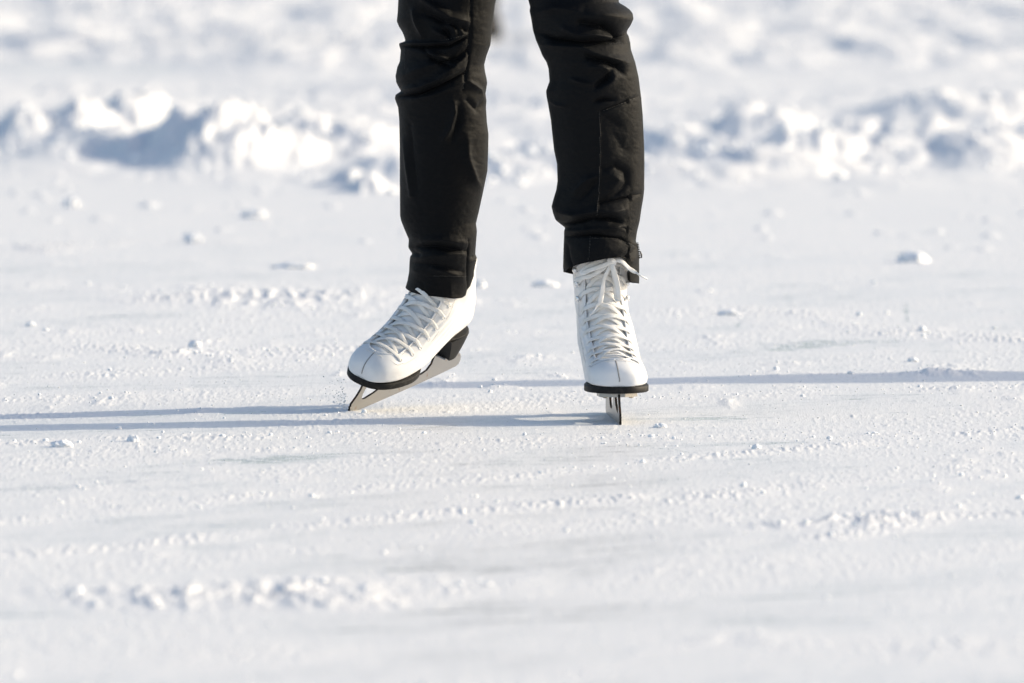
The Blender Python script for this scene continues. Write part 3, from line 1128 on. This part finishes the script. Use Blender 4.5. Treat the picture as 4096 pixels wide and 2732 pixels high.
for sd, sg in (('R', 1), ('L', -1)):
    h0 = np.array(J['ha' + sd][0])
    for q, (oy, ln) in enumerate(((-.026, .060), (-.009, .072), (.009, .068), (.026, .054))):
        k = hip * 0 + h0 + [sg * .002, oy, -.045]
        J[f'k{sd}{q}'] = (k, .0095)
        J[f'm{sd}{q}'] = (k + [-sg * .006, oy * .1 - .004, -ln * .5], .0085)
        J[f't{sd}{q}'] = (k + [-sg * .018, oy * .15 - .008, -ln * .95], .0075)
        E += [('ha' + sd, f'k{sd}{q}'), (f'k{sd}{q}', f'm{sd}{q}'), (f'm{sd}{q}', f't{sd}{q}')]
    J[f'th{sd}'] = (h0 + [-sg * .012, -.040, -.02], .010)
    J[f'tt{sd}'] = (h0 + [-sg * .022, -.055, -.055], .0085)
    E += [('ha' + sd, f'th{sd}'), (f'th{sd}', f'tt{sd}')]
person = skin_body('person', J, E, M_SKIN)
person.location = ROOT
tag(person, 'skater in slim black trousers and white laced figure skates gliding towards the camera', 'person')
bpy.context.view_layer.update()
person_mw = Matrix.Translation(ROOT)

# jacket and hair (above the frame)
JJ = {k: (np.array(J[k][0]), J[k][1]) for k in ('pelvis', 'waist', 'chest', 'neckb', 'shR', 'elR', 'wrR', 'shL', 'elL', 'wrL')}
JJ['pelvis'] = (hip + [0, 0, .03], (.185, .14))
JJ['waist'] = (JJ['waist'][0], (.15, .115))
JJ['chest'] = (JJ['chest'][0], (.175, .13))
JJ['neckb'] = (JJ['neckb'][0], .085)
for s in 'RL':
    JJ['sh' + s] = (JJ['sh' + s][0], .07)
    JJ['el' + s] = (JJ['el' + s][0], .054)
    JJ['wr' + s] = (JJ['wr' + s][0], .042)
skin_body('jacket', JJ, [e for e in E if e[0] in JJ and e[1] in JJ], M_JACKET, person)
skin_body('hair', {'a': (hip + [0, -.02, .745], (.078, .088)), 'b': (hip + [0, .03, .68], (.075, .05)), 'c': (hip + [0, .055, .58], .035)}, [('a', 'b'), ('b', 'c')], M_HAIR, person)


def make(nm, Mx, *a):
    Mx = Mx.copy()
    boot, B = make_skate(nm, Mx, person, *a)
    boot.matrix_parent_inverse = Matrix.Identity(4)
    boot.matrix_basis = person_mw.inverted() @ Mx
    return boot, B


bootR, BR = make('ice_skate', MR, SHEAR_R, LEAN_R, 'white figure skate tied in a bow, seen from the front and flat on the ice', 0.4)
bootL, BL = make('ice_skate', ML, SHEAR_L, LEAN_L, 'white figure skate turned sideways, balanced on its toe pick with the heel raised', 2.2, False)

# the bow on the skate seen from the front (photo pixels, distance in front of the boot)
iMR = np.array(MR.inverted())
_fr = [np.array(MR @ Vector(_BR.Q(u, 0))) for u in np.linspace(8, 21, 40)]
_fp = sorted((float(proj(p[None])[0][1]), float(p[1])) for p in _fr)
front_y = lambda py: float(np.interp(py, [q[0] for q in _fp], [q[1] for q in _fp]))


def toR(p):
    return (iMR[:3, :3] @ np.array(p)) + iMR[:3, 3]


bow = MB()


def bow_run(pts, w=.0072, n=34, face=(0, -1, .15), twist=0):
    P = catmull([toR(W(px, py, front_y(py) + YB + dz)) for px, py, dz in pts], n)
    nr = []
    for i in range(n):
        t = i / (n - 1)
        a_ = twist * math.sin(t * math.pi)
        nr.append(iMR[:3, :3] @ np.array([math.sin(a_), face[1] * math.cos(a_), face[2]]))
    bow.ribbon(P, nr, w, .0013)


YB = -.004
bow_run([(2445, 1040, -.004), (2405, 1042, -.008), (2355, 1064, -.010), (2330, 1085, -.012), (2332, 1092, -.014), (2365, 1078, -.016), (2410, 1062, -.016), (2448, 1046, -.012)], .0078)
bow_run([(2440, 1052, -.008), (2410, 1075, -.010), (2370, 1100, -.006), (2330, 1112, -.002), (2300, 1122, .004)], .0075)
bow_run([(2440, 1050, -.010), (2436, 1075, -.013), (2418, 1110, -.012), (2410, 1160, -.010), (2400, 1205, -.009), (2388, 1222, -.009)], [.0066] * 18 + [.0090] * 10 + [.005] * 6, twist=.5)
bow_run([(2442, 1045, -.010), (2452, 1075, -.015), (2463, 1110, -.012), (2472, 1155, -.008), (2474, 1190, -.006), (2470, 1197, -.001), (2466, 1180, .002), (2462, 1130, .0), (2452, 1080, -.004)], .0088)
bow_run([(2445, 1045, -.008), (2465, 1040, -.012), (2490, 1048, -.012), (2515, 1072, -.010), (2535, 1085, -.010), (2544, 1090, -.010)], [.0072] * 28 + [.0055] * 6, twist=.7)
bow_run([(2445, 1062, -.006), (2455, 1052, -.013), (2450, 1040, -.016), (2438, 1042, -.014), (2432, 1055, -.008)], .0085)
bow.build('bow', M_LACE, bootR)
for pts in ([(2388, 1222, -.009), (2376, 1242, -.0095), (2357, 1264, -.010)], [(2544, 1090, -.010), (2565, 1105, -.010), (2589, 1117, -.010)]):
    mb = MB()
    mb.tube([toR(W(px, py, front_y(py) + YB + dz)) for px, py, dz in pts], [.0016, .0014, .0014], 8)
    mb.build('lace_tip', M_EYE, bootR)

# ------------------------------------------------------------------ the trousers
R_LEFT = [(-590, 2036), (-420, 2085), (-250, 2098), (0, 2113), (29, 2121), (42, 2118), (76, 2125), (122, 2132), (161, 2144), (191, 2157), (222, 2169), (249, 2186), (275, 2194), (325, 2198), (344, 2191), (364, 2184), (386, 2186),
          (421, 2193), (478, 2203), (536, 2209), (600, 2216), (656, 2228), (723, 2230), (759, 2225), (795, 2214), (826, 2206), (853, 2212), (880, 2222), (897, 2243), (911, 2261), (924, 2256), (946, 2256), (991, 2254), (1067, 2252), (1150, 2258)]
R_RIGHT = [(-590, 2520), (-250, 2490), (0, 2475), (11, 2476), (23, 2498), (38, 2519), (54, 2531), (76, 2534), (99, 2524), (122, 2509), (132, 2507), (145, 2515), (172, 2521), (199, 2524), (249, 2541), (306, 2554), (383, 2564),
           (459, 2571), (589, 2577), (656, 2578), (759, 2577), (795, 2573), (835, 2566), (884, 2559), (924, 2549), (964, 2543), (980, 2551), (1031, 2557), (1150, 2557)]
L_LEFT = [(-590, 1548), (-250, 1585), (0, 1593), (45, 1591), (85, 1587), (107, 1596), (127, 1609), (147, 1617), (166, 1622), (171, 1596), (183, 1597), (201, 1603), (246, 1599), (268, 1589), (304, 1582), (330, 1585), (357, 1599),
          (364, 1605), (379, 1582), (393, 1579), (411, 1585), (429, 1592), (482, 1597), (600, 1599), (724, 1599), (861, 1600), (882, 1604), (923, 1620), (957, 1635), (990, 1633), (1015, 1649), (1027, 1640), (1048, 1638), (1089, 1636), (1122, 1630), (1149, 1622), (1230, 1616)]
L_RIGHT = [(-590, 2044), (-420, 2000), (-250, 1992), (0, 1984), (18, 1980), (89, 1971), (134, 1966), (179, 1962), (223, 1946), (259, 1937), (286, 1940), (312, 1946), (330, 1949), (357, 1945), (375, 1942), (402, 1946), (429, 1944), (491, 1948),
           (536, 1954), (600, 1953), (683, 1950), (766, 1933), (849, 1915), (894, 1904), (923, 1908), (1017, 1901), (1031, 1908), (1104, 1898), (1126, 1892), (1164, 1880), (1230, 1872)]

# folds: (photo points, width px, height mm, 'g' soft ridge or 'c' sharp crease); negative is a valley
R_FOLDS = [
    ([(2330, 60), (2420, 60), (2520, 75)], 45, 5, 'g'), ([(2320, 92), (2400, 100), (2450, 128), (2492, 160)], 13, -6, 'g'), ([(2262, 116), (2310, 140), (2380, 140), (2440, 150)], 17, 5, 'g'),
    ([(2130, 122), (2220, 160), (2330, 172), (2450, 165), (2512, 138)], 11, -7, 'c'), ([(2150, 175), (2240, 185), (2330, 188)], 14, 3, 'g'), ([(2140, 60), (2220, 30), (2310, 40)], 16, 3, 'g'),
    ([(2330, 190), (2380, 215), (2440, 232), (2500, 250)], 16, 4.5, 'g'), ([(2350, 225), (2420, 245), (2470, 262), (2490, 285)], 13, -6, 'g'), ([(2360, 270), (2410, 268), (2440, 285)], 18, 4, 'g'),
    ([(2385, 345), (2425, 318), (2442, 285)], 10, -4.5, 'g'), ([(2400, 360), (2440, 330), (2470, 300)], 18, 3, 'g'), ([(2290, 318), (2330, 330), (2370, 340)], 9, 2.5, 'g'), ([(2195, 400), (2230, 420), (2260, 425)], 9, 2, 'g'),
    ([(2380, 405), (2420, 396), (2455, 400)], 8, -3.5, 'g'), ([(2395, 447), (2470, 421), (2562, 381)], 6, -2.2, 'c'), ([(2405, 455), (2440, 478), (2480, 500)], 14, -2, 'g'),
    ([(2397, 445), (2400, 600), (2396, 750), (2386, 865)], 5, 1.6, 'c'), ([(2450, 520), (2500, 600), (2540, 560)], 28, -2, 'g'),
    ([(2410, 675), (2460, 662), (2505, 688), (2510, 735), (2470, 775), (2400, 812)], 13, -3, 'g'), ([(2440, 700), (2470, 720), (2450, 750)], 22, 2.5, 'g'),
    ([(2400, 812), (2470, 800), (2562, 776)], 8, -3, 'c'), ([(2300, 765), (2350, 720), (2385, 705)], 13, 2.5, 'g'), ([(2320, 800), (2390, 725)], 10, -2, 'g'),
    ([(2385, 845), (2430, 850), (2500, 838)], 18, 4.5, 'g'), ([(2388, 872), (2430, 870), (2480, 888)], 10, -5, 'g'), ([(2230, 850), (2300, 862), (2370, 850)], 16, 3.5, 'g'),
    ([(2245, 893), (2290, 892), (2340, 880), (2388, 866)], 9, -5, 'c'), ([(2420, 918), (2480, 906), (2540, 926)], 11, 3, 'g'), ([(2480, 908), (2530, 922)], 7, -3, 'g'),
    ([(2256, 948), (2320, 944), (2380, 940), (2480, 953), (2545, 985)], 5, -3.5, 'c'), ([(2256, 925), (2330, 922), (2400, 915)], 12, 2.5, 'g'),
    ([(2470, 1020), (2520, 985), (2548, 965)], 14, 4, 'g'), ([(2490, 1035), (2530, 1010), (2550, 985)], 8, -4, 'g'), ([(2520, 1060), (2540, 1030), (2555, 1000)], 10, 3, 'g'),
    ([(2268, 980), (2275, 1040), (2290, 1080)], 7, -3, 'g'),
]
L_FOLDS = [
    ([(1700, 0), (1760, 42), (1800, 68), (1865, 88)], 18, 5.5, 'g'), ([(1690, 50), (1780, 88), (1860, 118)], 14, -5, 'g'), ([(1655, 45), (1668, 90), (1690, 140)], 11, 3.5, 'g'),
    ([(1735, 118), (1790, 155)], 12, 4, 'g'), ([(1790, 93), (1812, 110), (1820, 140)], 12, 3.5, 'g'), ([(1780, 118), (1800, 150)], 7, -3, 'g'), ([(1830, 100), (1850, 130)], 10, 3, 'g'),
    ([(1600, 184), (1700, 188), (1800, 184), (1865, 150)], 7, -5, 'c'), ([(1600, 172), (1700, 174), (1790, 170), (1860, 138)], 8, 2.5, 'g'),
    ([(1700, 210), (1740, 218), (1790, 240)], 13, 4, 'g'), ([(1690, 195), (1730, 235), (1800, 262)], 9, -4, 'g'), ([(1765, 300), (1800, 275), (1860, 225)], 16, 4.5, 'g'),
    ([(1770, 250), (1830, 235), (1870, 200)], 10, -4, 'g'), ([(1620, 300), (1700, 270), (1760, 250)], 22, 3, 'g'),
    ([(1600, 386), (1680, 376), (1760, 342), (1858, 292)], 8, -5, 'c'), ([(1600, 362), (1680, 350), (1760, 318), (1850, 268)], 17, 4, 'g'), ([(1650, 398), (1740, 380), (1850, 330)], 12, 2.5, 'g'),
    ([(1884, 0), (1881, 130), (1872, 250), (1852, 362)], 5, -2.5, 'c'), ([(1815, 415), (1818, 450), (1800, 515), (1778, 555)], 12, 3.8, 'g'), ([(1836, 430), (1836, 480), (1810, 560)], 13, -3, 'g'),
    ([(1880, 330), (1920, 360), (1940, 400)], 10, 3, 'g'), ([(1870, 400), (1910, 440), (1935, 400)], 10, -2.5, 'g'), ([(1612, 560), (1630, 660), (1645, 780)], 12, 2.8, 'g'), ([(1640, 500), (1650, 640), (1665, 760)], 12, -1.8, 'g'),
    ([(1872, 560), (1868, 630), (1900, 720), (1930, 760)], 16, 3, 'g'), ([(1650, 985), (1740, 985), (1860, 1005)], 12, -4.5, 'g'), ([(1690, 965), (1760, 960), (1870, 975)], 16, 3, 'g'),
    ([(1670, 1030), (1750, 1022), (1870, 1012)], 17, 5, 'g'), ([(1650, 1050), (1740, 1060), (1850, 1085)], 11, -5, 'g'), ([(1730, 1075), (1790, 1090), (1850, 1110)], 12, 4, 'g'), ([(1640, 1075), (1680, 1090)], 12, 3, 'g'),
    ([(1700, 1108), (1780, 1107), (1870, 1108)], 4, -1.8, 'c'), ([(1872, 960), (1870, 1080), (1872, 1190)], 5, -2.2, 'c'), ([(1880, 1030), (1910, 1022)], 7, -3, 'g'), ([(1880, 1048), (1906, 1040)], 9, 2.5, 'g'),
    ([(1640, 990), (1655, 1010), (1680, 1020)], 9, -3, 'g'), ([(1800, 1120), (1805, 1185)], 8, 1.2, 'g'), ([(1690, 1130), (1700, 1175)], 8, -1.2, 'g'),
]


def leg_surface(left, right, depth, folds, hem, ytop, ybot, ratio, seed, step=3.0, nth=220):
    ys = np.arange(ytop, ybot + step, step)
    fine = np.arange(ytop - 60, ybot + 61, step)
    lf = np.interp(fine, [q[0] for q in left], [q[1] for q in left])
    rf = np.interp(fine, [q[0] for q in right], [q[1] for q in right])
    ker = np.hanning(41)
    ker /= ker.sum()
    pad = lambda z: np.convolve(np.pad(z, 20, mode='edge'), ker, 'valid')
    k3 = np.array([.25, .5, .25])
    sm3 = lambda z: np.convolve(np.pad(z, 1, mode='edge'), k3, 'valid')
    lf, rf = sm3(lf), sm3(rf)
    ls, rs = pad(lf), pad(rf)
    th = np.linspace(0, 2 * math.pi, nth, endpoint=False)
    t01 = np.linspace(0, 1, len(ys))
    cs, sn = np.cos(th), np.sin(th)
    # every column of the leg ends at its own hem row
    hemy = hem(cs, sn)
    PX = np.empty((len(ys), nth))
    PY = np.empty_like(PX)
    PZ = np.empty_like(PX)
    base_n = len(ys)
    for j in range(nth):
        yy = ys[0] + (hemy[j] - ys[0]) * t01
        l, r_, lS, rS = (np.interp(yy, fine, q) for q in (lf, rf, ls, rs))
        cS, wS = (lS + rS) / 2, (rS - lS) / 2
        dev = np.where(cs[j] < 0, l - lS, r_ - rS)
        px = cS + cs[j] * wS + dev * abs(cs[j]) ** 4
        dep = np.array([depth(q) for q in yy])
        D = dep + CAM_D
        rd = wS * (ratio + .30 * sstep(ybot - 330, ybot - 120, yy)) * D / F
        PX[:, j], PY[:, j] = px, yy
        PZ[:, j] = dep - sn[j] * rd
    # fold heights, only on the half turned to the camera
    hgt = np.zeros_like(PX)
    for pts, w, a_, kind in folds:
        xs, yv = [p[0] for p in pts], [p[1] for p in pts]
        m = (PX > min(xs) - 4 * w) & (PX < max(xs) + 4 * w) & (PY > min(yv) - 4 * w) & (PY < max(yv) + 4 * w)
        d, par = segdist(PX[m], PY[m], pts)
        taper = .35 + .65 * np.sin(np.clip(par, .04, .96) * math.pi) ** .6
        hgt[m] += a_ * (.0025 if yv[0] < 1000 else .0012) * taper * (np.exp(-(d / w) ** 1.45) if kind == 'g' else np.exp(-d / w * 1.3))
    front = sstep(-.05, .25, np.broadcast_to(sn, PX.shape))
    hgt *= front
    back = 1 - front
    nzv = fbm(PX * .012 + PY * .004, PY * .022 - PX * .006, seed, 4)
    hgt += .0016 * nzv * (front * .8 + back * 2)
    hgt += .0007 * fbm(PX * .05, PY * .06, seed + 3, 3)
    hgt += .0022 * back * np.sin(PY * .06 + 2 * np.broadcast_to(sn, PX.shape)) * sstep(500, 100, PY)
    px_o = PX
    # to world
    a_ = (PX - 2048) / F
    b_ = (1366 - PY) / F
    dy = cp + b_ * sp
    t = (PZ + CAM_D) / dy
    P = np.stack([a_ * t, PZ, CAM_H + (-sp + b_ * cp) * t], -1)
    edge = 1 - np.abs(cs) ** 6                      # leave the measured outline alone
    nrm = np.stack([np.broadcast_to(cs, PX.shape), np.broadcast_to(-sn, PX.shape), np.zeros_like(PX)], -1)
    P = P + nrm * (hgt * edge)[..., None]
    return P, PX, PY


def hemR(cs, sn):
    ang = np.degrees(np.arctan2(sn, cs)) % 360
    return np.interp(ang, [0, 22, 40, 47, 60, 80, 110, 130, 150, 165, 180, 200, 270, 330, 360], [1134, 1132, 1128, 1036, 1029, 1034, 1049, 1060, 1070, 1086, 1088, 1090, 1112, 1132, 1134])


def hemL(cs, sn):
    ang = np.degrees(np.arctan2(sn, cs)) % 360
    return np.interp(ang, [0, 20, 28, 40, 60, 90, 120, 150, 165, 180, 210, 270, 330, 360], [1126, 1150, 1182, 1192, 1195, 1187, 1180, 1165, 1156, 1149, 1142, 1125, 1115, 1126])


PR, PXR, PYR = leg_surface(R_LEFT, R_RIGHT, RY, R_FOLDS, hemR, -560, 1134, .98, 800)
PL, PXL, PYL = leg_surface(L_LEFT, L_RIGHT, LY, L_FOLDS, hemL, -560, 1195, .98, 850)
V, Fc = [], []
base = 0
for P in (PR, PL):
    nr, nc = P.shape[:2]
    V.append(P.reshape(-1, 3))
    Fc.append(grid_faces(nr, nc, True) + base)
    base += nr * nc
# seat of the trousers, above the frame
hb = np.array(ROOT) + hip
zz = np.linspace(-.10, .13, 14)
th = np.linspace(0, 2 * math.pi, 48, endpoint=False)
seat = np.array([[hb + [(.205 - .26 * max(0, z + .02)) * math.cos(t), (.128 - .05 * max(0, z) - .3 * max(0, -.03 - z)) * math.sin(t), z - .05 * abs(math.cos(t)) * max(0, -.03 - z) / .07 + .05 * (1 - abs(math.cos(t))) * max(0, -.03 - z) / .07 * 0] for t in th] for z in zz])
V.append(seat.reshape(-1, 3))
Fc.append(grid_faces(14, 48, True) + base)
trous = new_mesh('trousers', np.concatenate(V) - np.array(ROOT), np.concatenate(Fc), M_CLOTH, person)
md = trous.modifiers.new('thick', 'SOLIDIFY')
md.thickness, md.offset = .0018, -1


def surf_pt(P, PX, PY, px, py, off=.0006):
    """point on the front of a leg nearest to a photo pixel"""
    nth = P.shape[1]
    fr = slice(0, nth // 2)
    d = (PX[:, fr] - px) ** 2 + (PY[:, fr] - py) ** 2
    i, j = np.unravel_index(np.argmin(d), d.shape)
    a = 2 * math.pi * j / nth
    return P[i, j] + np.array([math.cos(a), -math.sin(a), 0]) * off - np.array(ROOT)


def stitch(P, PX, PY, pts, gap=9.0, rad=.00042, off=.0007):
    q = np.array(pts, float)
    L = np.sum(np.linalg.norm(np.diff(q, axis=0), axis=1))
    n = max(2, int(L / gap))
    c = catmull(q, n * 2)
    mb = MB()
    for i in range(n):
        a, b = surf_pt(P, PX, PY, *c[2 * i], off), surf_pt(P, PX, PY, *c[2 * i + 1], off)
        if np.linalg.norm(a - b) > 1e-5:
            mb.tube([a, b], rad, 4)
    mb.build('stitching', M_STITCH, trous)


stitch(PR, PXR, PYR, [(2398, 448), (2470, 423), (2560, 384)])
stitch(PR, PXR, PYR, [(2398, 455), (2401, 600), (2397, 750), (2387, 860)], 7)
stitch(PR, PXR, PYR, [(2563, 390), (2570, 560), (2568, 760), (2545, 900)], 7)
stitch(PR, PXR, PYR, [(2370, 952), (2470, 957), (2530, 985)], 7)
stitch(PR, PXR, PYR, [(2360, 945), (2358, 1000), (2355, 1040)], 8)
stitch(PR, PXR, PYR, [(2430, 176), (2480, 172), (2520, 170)], 6)
stitch(PL, PXL, PYL, [(1735, 1104), (1800, 1105), (1865, 1106)], 7)
stitch(PL, PXL, PYL, [(1620, 190), (1622, 280)], 8)
stitch(PL, PXL, PYL, [(1780, 160), (1830, 148), (1868, 134)], 7)
stitch(PL, PXL, PYL, [(1882, 20), (1880, 130), (1871, 250), (1853, 355)], 8)
# zip on the open cuff
mb = MB()
for i in range(14):
    p = surf_pt(PR, PXR, PYR, 2548 + i * .6, 972 + i * 4.6, .0012)
    mb.tube([p - [.0012, 0, 0], p + [.0016, 0, 0]], .0008, 5)
a, b_ = surf_pt(PR, PXR, PYR, 2553, 1005, .003), surf_pt(PR, PXR, PYR, 2556, 1032, .004)
mb.tube([a, (a + b_) / 2 + [.001, 0, 0], b_], [.001, .0016, .0012], 6)
mb.build('zip', M_ZIP, trous)

# snow thrown up by the toe pick
g = np.random.default_rng(3)
n = 130
c = G(1392, 1641)
ppx = 1385 - np.abs(g.normal(0, 32, n))
ppy = 1632 - np.abs(g.normal(0, 45, n)) - (1385 - ppx) * .35
cen = np.array([W(a, b2, c[1] + d) for a, b2, d in zip(ppx, np.minimum(ppy, 1640), g.normal(0, .03, n))])
rr = np.clip(g.lognormal(math.log(.0007), .4, n), .0004, .002)
v0, f0 = ICO1
vv = (v0[None] * rr[:, None, None] * g.uniform(.7, 1.3, (n, 12, 1)) + cen[:, None]).reshape(-1, 3)
ff = (f0[None] + (np.arange(n) * 12)[:, None, None]).reshape(-1, 3)
spray = new_mesh('snow_spray', vv, ff, M_SNOW)
tag(spray, kind='stuff', label='fine snow grains thrown up by the toe pick of the raised skate', cat='snow spray')


# ------------------------------------------------------------------ the other skaters
def copy_tree(o, parent=None, swap=None):
    c = o.copy()
    COL.objects.link(c)
    if parent is not None:
        c.parent = parent
    if swap and c.type == 'MESH' and c.material_slots:
        m = swap.get(c.material_slots[0].material.name)
        if m:
            c.material_slots[0].link = 'OBJECT'
            c.material_slots[0].material = m
    for ch in o.children:
        copy_tree(ch, c, swap)
    return c


far = copy_tree(person, None, {'white_leather': M_DARK, 'white_lace': M_DARK, 'white_tongue_cloth': M_DARK, 'black_softshell': M_GREY, 'white_loops': M_DARK})
D_FAR = FH / (190 + 539)
# right edge of its boot seen just right of the near trouser leg
x_edge = (2014 - 2048) / F * D_FAR
far.rotation_euler = (0, 0, R(-40))
far.location = (x_edge - .10, D_FAR - CAM_D + .25, 0)
tag(far, 'blurred dark-booted skater far behind, hidden by the left trouser leg', 'person')
side = copy_tree(person)
L = 1.66 / math.tan(SUN_EL)
tip = W(1740, 1535, G(1740, 1533)[1])
side.location = (tip[0] + L * math.cos(SUN_AZ_BACK), tip[1] + L * math.sin(SUN_AZ_BACK), 0)
tag(side, 'skater standing outside the right edge whose long shadow crosses the ice', 'person')

for nm, Mx, pts in (('R', MR, {'toe': (.1375, 0, .066), 'heelend': (-.131, 0, .01), 'topf': (-.03, -.02, .265), 'soleR': (.075, .0528, .063), 'soleL': (.075, -.0528, .063)}),
                    ('L', ML, {'toe': (.1375, 0, .066), 'heelend': (-.131, 0, .01), 'heelback': (-.1165, 0, .128), 'top': (-.07, 0, .26), 'solefar': (.075, -.0528, .063), 'solenear': (.075, .0528, .063), 'heelbot': (-.09, 0, .0275)})):
    for k, p in pts.items():
        w = np.array(Mx @ Vector(p))
        print('PT', nm, k, proj(w[None])[0].round(0), w.round(3))
